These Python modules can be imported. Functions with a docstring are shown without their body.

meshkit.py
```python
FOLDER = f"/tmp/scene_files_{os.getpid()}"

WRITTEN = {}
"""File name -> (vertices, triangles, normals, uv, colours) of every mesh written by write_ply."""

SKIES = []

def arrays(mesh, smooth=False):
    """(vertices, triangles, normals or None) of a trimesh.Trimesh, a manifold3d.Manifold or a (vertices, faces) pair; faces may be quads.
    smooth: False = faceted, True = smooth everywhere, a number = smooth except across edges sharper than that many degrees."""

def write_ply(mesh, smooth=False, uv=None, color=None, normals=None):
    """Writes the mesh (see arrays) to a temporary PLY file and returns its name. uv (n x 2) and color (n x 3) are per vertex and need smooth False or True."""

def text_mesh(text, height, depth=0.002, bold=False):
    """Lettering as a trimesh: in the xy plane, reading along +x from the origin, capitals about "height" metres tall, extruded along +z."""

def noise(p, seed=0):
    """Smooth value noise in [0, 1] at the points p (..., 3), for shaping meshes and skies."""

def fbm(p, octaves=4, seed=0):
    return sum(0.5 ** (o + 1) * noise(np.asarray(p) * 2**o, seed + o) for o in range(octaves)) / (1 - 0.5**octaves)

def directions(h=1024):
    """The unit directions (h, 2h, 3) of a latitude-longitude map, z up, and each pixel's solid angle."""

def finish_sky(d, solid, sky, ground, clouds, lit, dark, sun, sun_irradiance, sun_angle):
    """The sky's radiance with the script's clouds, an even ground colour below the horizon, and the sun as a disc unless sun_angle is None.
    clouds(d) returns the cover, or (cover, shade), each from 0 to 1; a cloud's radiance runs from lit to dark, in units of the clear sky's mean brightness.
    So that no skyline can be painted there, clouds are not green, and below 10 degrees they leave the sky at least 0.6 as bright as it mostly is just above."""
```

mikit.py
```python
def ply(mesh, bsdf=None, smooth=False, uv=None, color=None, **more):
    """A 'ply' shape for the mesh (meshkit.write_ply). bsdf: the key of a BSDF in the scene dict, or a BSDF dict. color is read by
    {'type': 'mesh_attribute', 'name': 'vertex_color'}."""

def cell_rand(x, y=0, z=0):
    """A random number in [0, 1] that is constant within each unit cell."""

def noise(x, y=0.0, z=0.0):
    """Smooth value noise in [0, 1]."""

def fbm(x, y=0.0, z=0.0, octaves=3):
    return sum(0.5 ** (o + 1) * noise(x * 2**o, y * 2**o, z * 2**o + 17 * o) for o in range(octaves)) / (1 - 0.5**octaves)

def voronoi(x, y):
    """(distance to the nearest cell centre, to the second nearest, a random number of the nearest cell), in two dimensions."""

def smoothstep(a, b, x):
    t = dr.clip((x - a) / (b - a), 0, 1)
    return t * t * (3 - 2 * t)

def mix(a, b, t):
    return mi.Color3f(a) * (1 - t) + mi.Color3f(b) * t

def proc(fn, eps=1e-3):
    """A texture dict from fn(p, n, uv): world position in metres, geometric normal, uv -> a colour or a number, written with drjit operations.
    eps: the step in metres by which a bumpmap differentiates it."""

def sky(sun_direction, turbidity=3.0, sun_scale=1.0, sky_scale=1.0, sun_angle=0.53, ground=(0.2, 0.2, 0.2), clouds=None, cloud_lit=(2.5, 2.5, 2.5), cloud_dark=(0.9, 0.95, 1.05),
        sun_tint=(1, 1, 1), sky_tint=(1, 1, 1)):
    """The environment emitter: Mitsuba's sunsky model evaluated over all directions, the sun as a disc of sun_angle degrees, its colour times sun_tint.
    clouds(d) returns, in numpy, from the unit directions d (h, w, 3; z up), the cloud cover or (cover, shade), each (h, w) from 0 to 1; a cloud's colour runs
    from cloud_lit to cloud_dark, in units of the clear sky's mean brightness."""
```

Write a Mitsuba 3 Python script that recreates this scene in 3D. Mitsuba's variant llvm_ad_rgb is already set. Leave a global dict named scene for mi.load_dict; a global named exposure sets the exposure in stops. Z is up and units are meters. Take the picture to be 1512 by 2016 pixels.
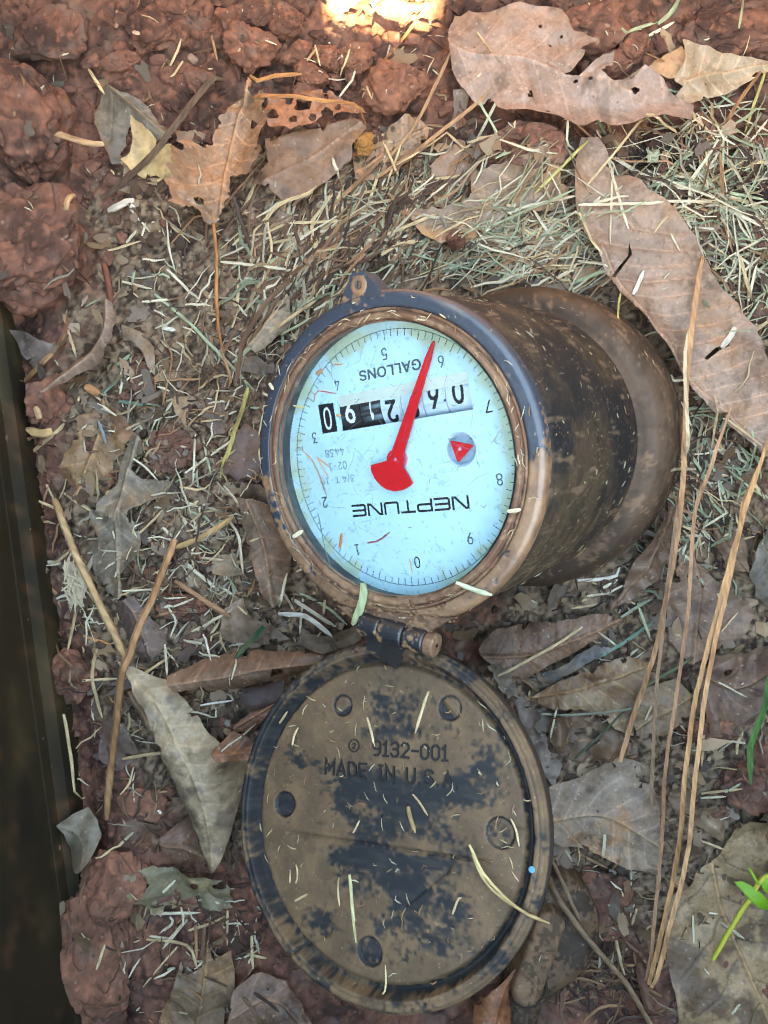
import math, random
import numpy as np
import trimesh, mitsuba as mi, mikit, meshkit
import shapely, shapely.geometry as sg, shapely.ops as so, shapely.affinity as sa
from scipy.spatial import Delaunay
from scipy.ndimage import gaussian_filter, map_coordinates

T = mi.ScalarTransform4f
# ------------------------------------------------------------------ camera, daylight, exposure
CAM_H, F, CX, CY = 0.315, 1512.0, 756.0, 1008.0          # camera height above the pit floor (m); the photo's pixel geometry
scene, labels = {}, {}
scene['camera'] = {'type': 'perspective', 'fov': math.degrees(2 * math.atan(0.5)), 'fov_axis': 'x', 'near_clip': 0.01, 'far_clip': 200.0,
                   'to_world': T().look_at(origin=[0, 0, CAM_H], target=[0, 0, 0], up=[0, 1, 0])}
SUN_EL = math.radians(36)
SUN = (0.0, -math.cos(SUN_EL), math.sin(SUN_EL))
scene['sky'] = mikit.sky(SUN, turbidity=3.0, sun_tint=(1.1, 1.0, 0.74), sky_tint=(1.34, 1.0, 0.67))
exposure = 7.36

# ------------------------------------------------------------------ materials
ALB = 0.50                                        # the picked swatches are brighter than the surfaces themselves
def lin(c):
    c = np.asarray(c, float) / 255.0
    return ALB * np.where(c < 0.04045, c / 12.92, ((c + 0.055) / 1.055) ** 2.4)

VC = {'type': 'mesh_attribute', 'name': 'vertex_color'}
def pr(color, rough, spec=0.4, **k):
    return {'type': 'twosided', 'nested': {'type': 'principled', 'base_color': color, 'roughness': rough, 'specular': spec, **k}}
def rgb(c): return {'type': 'rgb', 'value': [float(x) for x in lin(c)]}
scene['mat_soil'] = pr(VC, 0.95, 0.15)
scene['mat_litter'] = pr(VC, 0.75, 0.3)
scene['mat_leaf'] = pr(VC, 0.6, 0.4)
scene['mat_grime'] = pr(VC, 0.7, 0.35)
scene['mat_rim'] = pr(VC, 0.42, 0.6)
scene['mat_plastic'] = pr(VC, 0.5, 0.3)
scene['mat_wall'] = pr(VC, 0.75, 0.12)
scene['mat_dial'] = pr(VC, 0.6, 0.3)
scene['mat_ink'] = pr(rgb((28, 32, 38)), 0.6, 0.2)
scene['mat_faint_ink'] = pr(rgb((110, 140, 150)), 0.6, 0.2)
scene['mat_mid_ink'] = pr(rgb((72, 92, 102)), 0.6, 0.2)
scene['mat_digit_white'] = pr(rgb((236, 250, 255)), 0.6, 0.2)
scene['mat_red'] = pr(rgb((205, 16, 30)), 0.4, 0.5)
scene['mat_lens'] = {'type': 'thindielectric', 'int_ior': 1.49}
scene['mat_blue'] = pr(rgb((95, 160, 190)), 0.6, 0.3)

# ------------------------------------------------------------------ helpers
used = {}
def numbered(name):
    n = used.get(name, 0); used[name] = n + 1
    return name if n == 0 else f'{name}_{n:03d}'
def child(parent, name): return numbered(parent + '__' + name)
def tag(key, label=None, cat=None, group=None, kind=None):
    d = labels.setdefault(key, {})
    for k, v in (('label', label), ('category', cat), ('group', group), ('kind', kind)):
        if v: d[k] = v
def thing(name, label, cat, group=None):
    k = numbered(name); tag(k, label, cat, group); return k
def put(key, mesh, mat, color=None, smooth=True, **kw):
    v, f = mesh
    if color is not None:
        color = np.broadcast_to(np.asarray(color, float), (len(v), 3))
        color = np.clip(color, 0.002, 0.95)
    scene[key] = mikit.ply((np.asarray(v), np.asarray(f)), mat, smooth=smooth, color=color, **kw)
    return key

def fb(p, freq, octaves=4, seed=0): return meshkit.fbm(np.asarray(p) * freq + seed * 7.31, octaves, seed)
def sst(a, b, x):
    t = np.clip((x - a) / (b - a), 0, 1); return t * t * (3 - 2 * t)
def mixc(a, b, t): return np.asarray(a) * (1 - t[:, None]) + np.asarray(b) * t[:, None]
def at(px, py, z=0.0):
    d = CAM_H - z
    return np.array([(px - CX) / F * d, (CY - py) / F * d, z])
def pxm(z=0.0): return (CAM_H - z) / F                    # metres per photo pixel at height z
def resample(P, step, closed=False):
    P = np.asarray(P, float)
    if closed: P = np.vstack([P, P[:1]])
    s = np.r_[0, np.cumsum(np.linalg.norm(np.diff(P, axis=0), axis=1))]
    n = max(2, int(round(s[-1] / step)) + 1)
    t = np.linspace(0, s[-1], n)
    out = np.stack([np.interp(t, s, P[:, k]) for k in range(P.shape[1])], 1)
    return out[:-1] if closed else out
def spline(P, n):
    """Catmull-Rom through the points."""
    P = np.asarray(P, float)
    if len(P) == 2: return P[0] + np.linspace(0, 1, n)[:, None] * (P[1] - P[0])
    Q = np.vstack([2 * P[0] - P[1], P, 2 * P[-1] - P[-2]])
    s = np.r_[0, np.cumsum(np.linalg.norm(np.diff(P, axis=0), axis=1))]
    t = np.linspace(0, s[-1], n); i = np.clip(np.searchsorted(s, t, side='right') - 1, 0, len(P) - 2)
    u = ((t - s[i]) / np.maximum(s[i + 1] - s[i], 1e-12))[:, None]
    a, b, c, d = Q[i], Q[i + 1], Q[i + 2], Q[i + 3]
    return 0.5 * (2 * b + (c - a) * u + (2 * a - 5 * b + 4 * c - d) * u**2 + (3 * b - a - 3 * c + d) * u**3)
def mesh_polygon(poly, step, seed=0):
    """Points and triangles filling a polygon: boundary at `step`, jittered grid inside."""
    rng = np.random.default_rng(seed)
    rings = [poly.exterior, *poly.interiors]
    B = [resample(np.array(r.coords)[:-1], step, True) for r in rings]
    x0, y0, x1, y1 = poly.bounds
    gx, gy = np.meshgrid(np.arange(x0, x1, step), np.arange(y0, y1, step * 0.87))
    gx = gx + (np.arange(gx.shape[0])[:, None] % 2) * step * 0.5
    g = np.stack([gx.ravel(), gy.ravel()], 1) + rng.uniform(-0.18, 0.18, (gx.size, 2)) * step
    inner = poly.buffer(-0.55 * step)
    g = g[shapely.contains_xy(inner, g[:, 0], g[:, 1])]
    P = np.vstack(B + [g])
    tri = Delaunay(P).simplices
    c = P[tri].mean(1)
    tri = tri[shapely.contains_xy(poly, c[:, 0], c[:, 1])]
    a, b, c = P[tri[:, 0]], P[tri[:, 1]], P[tri[:, 2]]
    ar = (b[:, 0] - a[:, 0]) * (c[:, 1] - a[:, 1]) - (b[:, 1] - a[:, 1]) * (c[:, 0] - a[:, 0])
    tri = np.where((ar < 0)[:, None], tri[:, ::-1], tri)
    return P, tri[np.abs(ar) > 1e-14]
def shell(top, bot, tri):
    """A closed sheet from its top and bottom vertices."""
    n = len(top)
    e = np.vstack([tri[:, [0, 1]], tri[:, [1, 2]], tri[:, [2, 0]]])
    k = np.sort(e, 1); key = k[:, 0] * n + k[:, 1]
    _, inv, cnt = np.unique(key, return_inverse=True, return_counts=True)
    be = e[cnt[inv] == 1]
    side = np.vstack([np.c_[be[:, 1], be[:, 0], be[:, 0] + n], np.c_[be[:, 1], be[:, 0] + n, be[:, 1] + n]])
    return np.vstack([top, bot]), np.vstack([tri, tri[:, ::-1] + n, side])
def lathe(profile, step=0.0006, nseg=480, closed=False):
    """Local revolve about the c axis: profile of (r, c). Returns local vertices (a, b, c) and triangles."""
    p = resample(profile, step, closed)
    th = np.linspace(0, 2 * np.pi, nseg, endpoint=False)
    v = np.stack([p[:, None, 0] * np.cos(th), p[:, None, 0] * np.sin(th), np.broadcast_to(p[:, None, 1], (len(p), nseg))], -1).reshape(-1, 3)
    m = len(p) if closed else len(p) - 1
    i, j = np.meshgrid(np.arange(m), np.arange(nseg), indexing='ij')
    i2, j2 = (i + 1) % len(p), (j + 1) % nseg
    q = np.stack([i * nseg + j, i2 * nseg + j, i2 * nseg + j2, i * nseg + j2], -1).reshape(-1, 4)
    return v, np.vstack([q[:, [0, 1, 2]], q[:, [0, 2, 3]]])
def tube(path, rad, sides=6, flat=1.0, up=None, cap=True):
    """A tube along a path; flat < 1 squeezes it along `up` (a blade)."""
    p = np.asarray(path, float); n = len(p)
    t = np.gradient(p, axis=0); t /= np.linalg.norm(t, axis=1, keepdims=True) + 1e-12
    up = np.array([0, 0, 1.0]) if up is None else np.asarray(up, float)
    a = np.cross(t, np.broadcast_to(up, t.shape)); a /= np.linalg.norm(a, axis=1, keepdims=True) + 1e-12
    b = np.cross(a, t)
    th = np.arange(sides) * 2 * np.pi / sides
    r = np.broadcast_to(rad, (n,))[:, None, None]
    v = p[:, None] + r * (np.cos(th)[None, :, None] * a[:, None] + flat * np.sin(th)[None, :, None] * b[:, None])
    i, j = np.meshgrid(np.arange(n - 1), np.arange(sides), indexing='ij')
    q = np.stack([i * sides + j, i * sides + (j + 1) % sides, (i + 1) * sides + (j + 1) % sides, (i + 1) * sides + j], -1).reshape(-1, 4)
    f = np.vstack([q[:, [0, 1, 2]], q[:, [0, 2, 3]]]); v = v.reshape(-1, 3)
    if cap:
        v = np.vstack([v, p[:1], p[-1:]]); s = np.arange(sides)
        f = np.vstack([f, np.c_[np.full(sides, n * sides), (s + 1) % sides, s], np.c_[np.full(sides, n * sides + 1), (n - 1) * sides + s, (n - 1) * sides + (s + 1) % sides]])
    return v, f
def join(parts):
    vs, fs, o = [], [], 0
    for v, f in parts:
        vs.append(v); fs.append(np.asarray(f) + o); o += len(v)
    return np.vstack(vs), np.vstack(fs)
def arrays(tm): return np.array(tm.vertices), np.array(tm.faces)
def extrude(poly, depth):
    gs = [g for g in getattr(poly, 'geoms', [poly]) if g.area > 0]
    return join([arrays(trimesh.creation.extrude_polygon(g, depth, engine='earcut')) for g in gs])
ICO = {k: arrays(trimesh.creation.icosphere(subdivisions=k)) for k in (1, 2, 3, 4, 5)}

class Frame:
    """A local frame (right, up, normal) with an origin; photo pixels can be laid onto its planes."""
    def __init__(self, o, n, px0, px1, c=0.0, axis='up'):
        self.o, self.n = np.asarray(o, float), np.asarray(n, float) / np.linalg.norm(n)
        d = self.hit(*px1, c) - self.hit(*px0, c); d -= self.n * (d @ self.n); d /= np.linalg.norm(d)
        self.e2, self.e1 = (d, np.cross(d, self.n)) if axis == 'up' else (np.cross(self.n, d), d)
        self.M = np.stack([self.e1, self.e2, self.n])
    def hit(self, px, py, c=0.0):
        d = np.array([(px - CX) / F, (CY - py) / F, -1.0]); e = np.array([0, 0, CAM_H])
        return e + d * (((self.o + c * self.n - e) @ self.n) / (d @ self.n))
    def uv(self, px, py, c=0.0):
        q = self.hit(px, py, c) - self.o
        return np.array([q @ self.e1, q @ self.e2])
    def w(self, v): return np.asarray(v, float) @ self.M + self.o
    def mesh(self, m, dc=0.0): return self.w(np.asarray(m[0]) + [0, 0, dc]), m[1]

# stroke lettering (engraved or squared letters): polylines in a 0..w by 0..1 box
GLY = {
 '0': (.6, [[(.2,0),(0,.2),(0,.8),(.2,1),(.4,1),(.6,.8),(.6,.2),(.4,0),(.2,0)]]),
 '1': (.4, [[(.0,.8),(.2,1),(.2,0)],[(0,0),(.4,0)]]),
 '2': (.6, [[(0,.8),(.15,1),(.45,1),(.6,.8),(.6,.62),(0,0),(.6,0)]]),
 '3': (.6, [[(0,.85),(.15,1),(.45,1),(.6,.83),(.6,.65),(.45,.53),(.2,.53)],[(.45,.53),(.6,.4),(.6,.17),(.45,0),(.15,0),(0,.15)]]),
 '9': (.6, [[(.6,.6),(.45,.45),(.15,.45),(0,.6),(0,.85),(.15,1),(.45,1),(.6,.85),(.6,.25),(.4,0),(.15,0)]]),
 '-': (.5, [[(.05,.5),(.5,.5)]]), '.': (.2, [[(.08,0),(.08,.07)]]), ' ': (.45, []),
 'M': (.7, [[(0,0),(0,1),(.35,.4),(.7,1),(.7,0)]]), 'A': (.65, [[(0,0),(.32,1),(.65,0)],[(.1,.3),(.55,.3)]]),
 'D': (.6, [[(0,0),(0,1),(.35,1),(.6,.75),(.6,.25),(.35,0),(0,0)]]), 'E': (.55, [[(.55,0),(0,0),(0,1),(.55,1)],[(0,.52),(.4,.52)]]),
 'I': (.3, [[(.15,0),(.15,1)],[(0,1),(.3,1)],[(0,0),(.3,0)]]), 'N': (.62, [[(0,0),(0,1),(.62,0),(.62,1)]]),
 'U': (.6, [[(0,1),(0,.2),(.17,0),(.43,0),(.6,.2),(.6,1)]]), 'S': (.6, [[(.6,.85),(.45,1),(.15,1),(0,.85),(0,.65),(.15,.53),(.45,.5),(.6,.35),(.6,.15),(.45,0),(.15,0),(0,.15)]]),
}
WIDE = {
 'N': (1.25, [[(0,0),(0,1),(.22,1),(1.03,0),(1.25,0),(1.25,1)]]), 'E': (1.2, [[(1.2,1),(.12,1),(0,.9),(0,.1),(.12,0),(1.2,0)],[(0,.5),(1.15,.5)]]),
 'P': (1.2, [[(0,0),(0,1),(1.08,1),(1.2,.9),(1.2,.5),(1.08,.4),(.15,.4)]]), 'T': (1.15, [[(0,1),(1.15,1)],[(.57,1),(.57,0)]]),
 'U': (1.2, [[(0,1),(0,.12),(.12,0),(1.08,0),(1.2,.12),(1.2,1)]]),
}
def strokes(text, gly, height, width, lw, gap):
    """Letters as one flat shape fitted to width x height, line width lw."""
    x, L = 0.0, []
    for ch in text:
        w, ls = gly[ch]
        L += [[(x + a, b) for a, b in l] for l in ls]
        x += w + gap
    x -= gap
    sx, sy = (width - lw) / x, height - lw
    return so.unary_union([sg.LineString([(lw / 2 + a * sx, lw / 2 + b * sy) for a, b in l]).buffer(lw / 2, cap_style='square', join_style='mitre') for l in L])
def text_fit(text, height, width=None, depth=0.00012, bold=False):
    """Lettering centred on the origin."""
    v, f = arrays(meshkit.text_mesh(text, height, depth, bold))
    lo, hi = v.min(0), v.max(0); v = v - [(lo[0] + hi[0]) / 2, (lo[1] + hi[1]) / 2, 0]
    s = height / (hi[1] - lo[1]); v = v * [s, s, 1]
    if width: v[:, 0] *= width / (v[:, 0].max() - v[:, 0].min())
    return v, f
def rot2(m, ang, off=(0, 0)):
    v = np.array(m[0], float); c, s = math.cos(ang), math.sin(ang)
    v[:, :2] = v[:, :2] @ np.array([[c, s], [-s, c]]) + off
    return v, m[1]
# ------------------------------------------------------------------ the pit floor
def bank(x, y):
    """The lie of the soil: raised lumps at the upper left and a bank beyond the top of the picture."""
    z = 0.012 * np.exp(-(((x + 0.13) / 0.05) ** 2 + ((y - 0.2) / 0.03) ** 2))
    z = z + 0.05 * sst(0.205, 0.262, y)
    z = z - 0.018 * np.exp(-(((x - 0.075) / 0.045) ** 2 + ((y + 0.175) / 0.04) ** 2))
    z = z - 0.012 * np.exp(-(((x - 0.03) / 0.06) ** 2 + ((y + 0.06) / 0.05) ** 2))
    z = z + 0.006 * np.exp(-(((x + 0.115) / 0.03) ** 2 + ((y + 0.175) / 0.05) ** 2))
    wx = -0.1355 - (y + 0.06) * 0.1375                    # the foot of the left wall
    z = z - 0.011 * np.exp(-((x - wx) / 0.011) ** 2) * sst(0.10, 0.07, y)
    return z
def soil_z(x, y):
    p = np.stack([x, y, np.zeros_like(x)], -1)
    q = p + 0.004 * np.stack([fb(p, 60, 2, 5), fb(p, 60, 2, 6), np.zeros_like(x)], -1)
    lump = fb(q, 45, 3, 1)
    chunk = fb(q, 95, 2, 8)
    crumb = fb(q, 190, 3, 2)
    fine = fb(q, 650, 2, 3)
    return bank(x, y) + 0.014 * (lump - 0.5) + 0.006 * (chunk - 0.5) + 0.0035 * (np.abs(chunk - 0.5) * 3 - 0.4).clip(-0.4, 0.5) + 0.0040 * (crumb - 0.5) + 0.0013 * (fine - 0.5)
SOIL = [lin((126, 90, 75)), lin((80, 60, 52)), lin((168, 116, 90)), lin((130, 108, 95))]
def soil_color(p, warm=0.0):
    a = fb(p, 70, 3, 11); b = fb(p, 400, 3, 12); c = fb(p, 1500, 2, 13)
    col = mixc(SOIL[1], SOIL[0], sst(0.3, 0.65, a + 0.35 * (b - 0.5)))
    col = mixc(col, SOIL[2], np.clip(sst(0.5, 0.75, b) * 0.5 + warm, 0, 1))
    col = mixc(col, SOIL[3], 0.6 * sst(0.55, 0.75, fb(p, 130, 3, 14)))
    col = col * (0.72 + 0.56 * c[:, None])
    col = mixc(col, col * 0.35, 0.75 * sst(0.80, 0.86, meshkit.noise(p * 800, 6)) * sst(0.45, 0.55, fb(p, 90, 2, 16)))
    return mixc(col, lin((205, 175, 150)), 0.5 * (meshkit.noise(p * 2600, 4) > 0.93))
def axis(lo, a, b, hi, fine, coarse):
    return np.r_[np.arange(lo, a, coarse), np.arange(a, b, fine), np.arange(b, hi + coarse, coarse)]
gx = axis(-0.21, -0.166, 0.166, 0.225, 0.00072, 0.004); gy = axis(-0.40, -0.222, 0.225, 0.28, 0.00072, 0.004)
X, Y = np.meshgrid(gx, gy)
V = np.stack([X.ravel(), Y.ravel(), soil_z(X.ravel(), Y.ravel())], 1)
i, j = np.meshgrid(np.arange(len(gy) - 1), np.arange(len(gx) - 1), indexing='ij'); n_ = len(gx)
Q = np.stack([i * n_ + j, i * n_ + j + 1, (i + 1) * n_ + j + 1, (i + 1) * n_ + j], -1).reshape(-1, 4)
def duff(x, y):
    """Where rotted leaf litter covers the clay: round the meter and over the right half; bare clay elsewhere."""
    q = np.stack([x, y, 0 * x], -1)
    g = lambda a, b, s, t: np.exp(-((x - a) / s) ** 2 - ((y - b) / t) ** 2)
    w = 1.2 * g(-0.08, 0.02, 0.065, 0.085) + 1.1 * g(0.0, 0.12, 0.12, 0.04) + 1.2 * g(0.13, 0.09, 0.07, 0.06) + 1.2 * g(0.11, -0.08, 0.08, 0.12) + 0.9 * g(-0.075, -0.08, 0.045, 0.08)
    return sst(0.42, 0.62, np.minimum(w, 1) * 0.75 + 0.5 * (fb(q, 120, 4, 17) - 0.35))
dw = duff(V[:, 0], V[:, 1]); dn = fb(V, 520, 4, 18)
gcol = mixc(soil_color(V), mixc(lin((60, 51, 42)), lin((164, 143, 117)), sst(0.32, 0.70, dn)), 0.92 * dw)
put('ground', (V, np.vstack([Q[:, [0, 1, 2]], Q[:, [0, 2, 3]]])), 'mat_soil', gcol)
tag('ground', 'red clay soil on the floor of the meter pit', kind='structure')

# height maps on a 1 mm grid: what litter can rest on
HX0, HY0, HN, HM = -0.22, -0.29, 460, 580
_hx, _hy = np.meshgrid(HX0 + np.arange(HN) * 0.001, HY0 + np.arange(HM) * 0.001)
H = soil_z(_hx.ravel(), _hy.ravel()).reshape(HM, HN)
def sample(A, x, y):
    x, y = np.broadcast_arrays(np.asarray(x, float), np.asarray(y, float))
    o = map_coordinates(A, [(y.ravel() - HY0) / 0.001, (x.ravel() - HX0) / 0.001], order=1, mode='nearest')
    return float(o[0]) if x.ndim == 0 else o.reshape(x.shape)
def raise_map(v):
    ix = np.clip(np.round((v[:, 0] - HX0) / 0.001).astype(int), 0, HN - 1); iy = np.clip(np.round((v[:, 1] - HY0) / 0.001).astype(int), 0, HM - 1)
    np.maximum.at(H, (iy, ix), v[:, 2])

# ------------------------------------------------------------------ the meter box (walls run past the frame) and its cover
BROT = math.atan2(0.0275, 0.2)                     # the box stands turned against the picture
BX = np.array([math.cos(BROT), math.sin(BROT), 0]); BY = np.array([-BX[1], BX[0], 0]); BY = np.array([0.1362, -0.9907, 0]) * -1; BX = np.array([0.9907, 0.1362, 0])
BO = np.array([-0.1355, -0.06, 0])                 # a point on the foot of the left wall
WALL_H = 0.335
box = thing('meter_box', 'dark plastic meter box wall with a ledge along its foot at the left edge', 'meter box')
def wall(p0, p1, inward, nm='wall'):
    """A wall between two foot points with a moulded foot ledge, its thickness outwards."""
    d = p1 - p0; L = np.linalg.norm(d); d = d / L
    prof = [(-0.004, -0.06), (0.0, -0.002), (0.0, 0.0040), (-0.0004, 0.0044), (-0.0046, 0.0046), (-0.0049, 0.0050), (-0.0053, 0.0105), (-0.0056, 0.0108), (-0.0060, 0.0112), (-0.0070, 0.03), (-0.012, WALL_H - 0.012), (-0.010, WALL_H - 0.008), (-0.010, WALL_H), (-0.030, WALL_H), (-0.030, WALL_H - 0.012), (-0.018, WALL_H - 0.012), (-0.014, 0.0), (-0.014, -0.06)]
    pr_ = np.vstack([resample(np.array([p_, q_]), 0.004)[:-1] for p_, q_ in zip(prof, prof[1:] + prof[:1])]); n = len(pr_); m = max(2, int(L / 0.004))
    s = np.linspace(0, L, m)
    v = p0 + s[:, None, None] * d + pr_[None, :, :1] * inward + pr_[None, :, 1:] * np.array([0, 0, 1.0])
    v = v.reshape(-1, 3)
    v = v + 0.0006 * (fb(v, 60, 3, 24) - 0.5)[:, None] * (inward + np.array([0, 0, 1.0]))
    i, j = np.meshgrid(np.arange(m - 1), np.arange(n), indexing='ij'); j2 = (j + 1) % n
    q = np.stack([i * n + j, i * n + j2, (i + 1) * n + j2, (i + 1) * n + j], -1).reshape(-1, 4)
    a = fb(v, 22, 4, 21); b = fb(v * [1, 1, .35], 160, 3, 22)
    col = mixc(lin((52, 45, 31)), lin((84, 73, 48)), sst(0.4, 0.62, a))
    col = mixc(col, lin((38, 34, 28)), 0.8 * sst(0.52, 0.66, fb(v, 35, 4, 23)))
    col = mixc(col, lin((108, 78, 54)), 0.45 * sst(0.6, 0.75, b))
    if nm == 'wall' and p0 is c00: raise_map(v[(v[:, 2] > .003) & (v[:, 2] < .0125)])
    put(child(box, nm), (v, np.vstack([q[:, [0, 1, 2]], q[:, [0, 2, 3]]])), 'mat_wall', col)
c00 = BO - BY * 0.31; c01 = BO + BY * 0.325; BW = 0.37
c10, c11 = c00 + BX * BW, c01 + BX * BW
wall(c00, c01, BX); wall(c10, c11, -BX)
wall(c00 - BX * 0.027, c10 + BX * 0.027, BY); wall(c01 - BX * 0.027, c11 + BX * 0.027, -BY)
# lawn round the box: one sheet to the horizon with the box opening left out
outer = sg.box(-60, -60, 60, 60)
hole = sg.Polygon([(c00 - BX * .02 - BY * .02)[:2], (c10 + BX * .02 - BY * .02)[:2], (c11 + BX * .02 + BY * .02)[:2], (c01 - BX * .02 + BY * .02)[:2]])
lawn = extrude(outer.difference(hole), 0.01); lawn = (lawn[0] + [0, 0, WALL_H - 0.024], lawn[1])
put('lawn', lawn, 'mat_litter', lin((88, 92, 52)), smooth=False); tag('lawn', 'dry lawn around the meter box', kind='structure')
# the cover, slid back over the near end, with its open reading hatch
COV_Z = WALL_H + 0.001
def boxpt(a, b): return (BO + BX * a + BY * b)[:2]
COVER_EDGE, HATCH = -0.215, (-0.2815, -0.226, -0.023, 0.022)     # world y of the edge; hatch y0, y1, x0, x1
cov = sg.Polygon([(-0.21, COVER_EDGE), (0.26, COVER_EDGE), (0.26, -0.40), (-0.21, -0.40)]).buffer(-0.01).buffer(0.01)
cov = cov.difference(sg.box(HATCH[2], HATCH[0], HATCH[3], HATCH[1]).buffer(-0.006).buffer(0.006))
cm = extrude(cov, 0.012)
cover = thing('box_cover', 'dark plastic cover with a reading hatch, slid back over the near end', 'cover')
put(child(cover, 'plate'), (cm[0] + [0, 0, COV_Z], cm[1]), 'mat_plastic', lin((46, 44, 40)), smooth=False)
rim = sg.box(HATCH[2], HATCH[0], HATCH[3], HATCH[1]).buffer(0.005).difference(sg.box(HATCH[2], HATCH[0], HATCH[3], HATCH[1]).buffer(0.001))
rm = extrude(rim, 0.003); put(child(cover, 'hatch_rim'), (rm[0] + [0, 0, COV_Z + 0.0122], rm[1]), 'mat_plastic', lin((46, 44, 40)), smooth=False)
# ------------------------------------------------------------------ the water meter
Z0 = np.array([0, 0, CAM_H])
RF = Frame(np.array([0.0004, 0.0150, -0.2301]) + Z0, (-0.53, -0.14, 0.837), (757, 697), (822, 1107), c=-0.0076)   # register: up = towards its zero
LF = Frame(np.array([-0.0020, -0.0919, -0.2314]) + Z0, (-0.466, 0.225, 0.855), (641, 1512), (903, 1546), c=-0.003, axis='right')
meter = thing('water_meter', 'muddy round water meter with white dial, red needle and hinged lid swung open', 'water meter')
def ang_dir(v):                                     # photo directions of local points: right and up in the picture
    w = v[:, :1] * RF.e1 + v[:, 1:2] * RF.e2; r = np.linalg.norm(v[:, :2], axis=1) + 1e-9
    return w[:, 0] / r, w[:, 1] / r
TAN, TAN2, NAVY, BLACK = lin((150, 118, 88)), lin((126, 98, 74)), lin((58, 65, 76)), lin((34, 37, 42))
def dirt(col, base, wet, p, amount, seed, speck=True):
    """Dried mud over a base colour; amount per vertex, 0 clean to 1 covered."""
    n = fb(p, 130, 5, seed) + 0.62 * (fb(p, 800, 2, seed + 1) - 0.5)
    m = sst(0.50, 0.61, n + (amount - 0.5) * 0.8)
    c = mixc(base, mixc(TAN2, TAN, sst(0.35, 0.65, fb(p, 260, 3, seed + 2))), m)
    c = c * (0.85 + 0.3 * fb(p, 1500, 2, seed + 3))[:, None]
    if speck: c = mixc(c, lin((190, 165, 130)), 0.6 * (meshkit.noise(p * 1900, seed) > 0.94))
    return c, m
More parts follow.
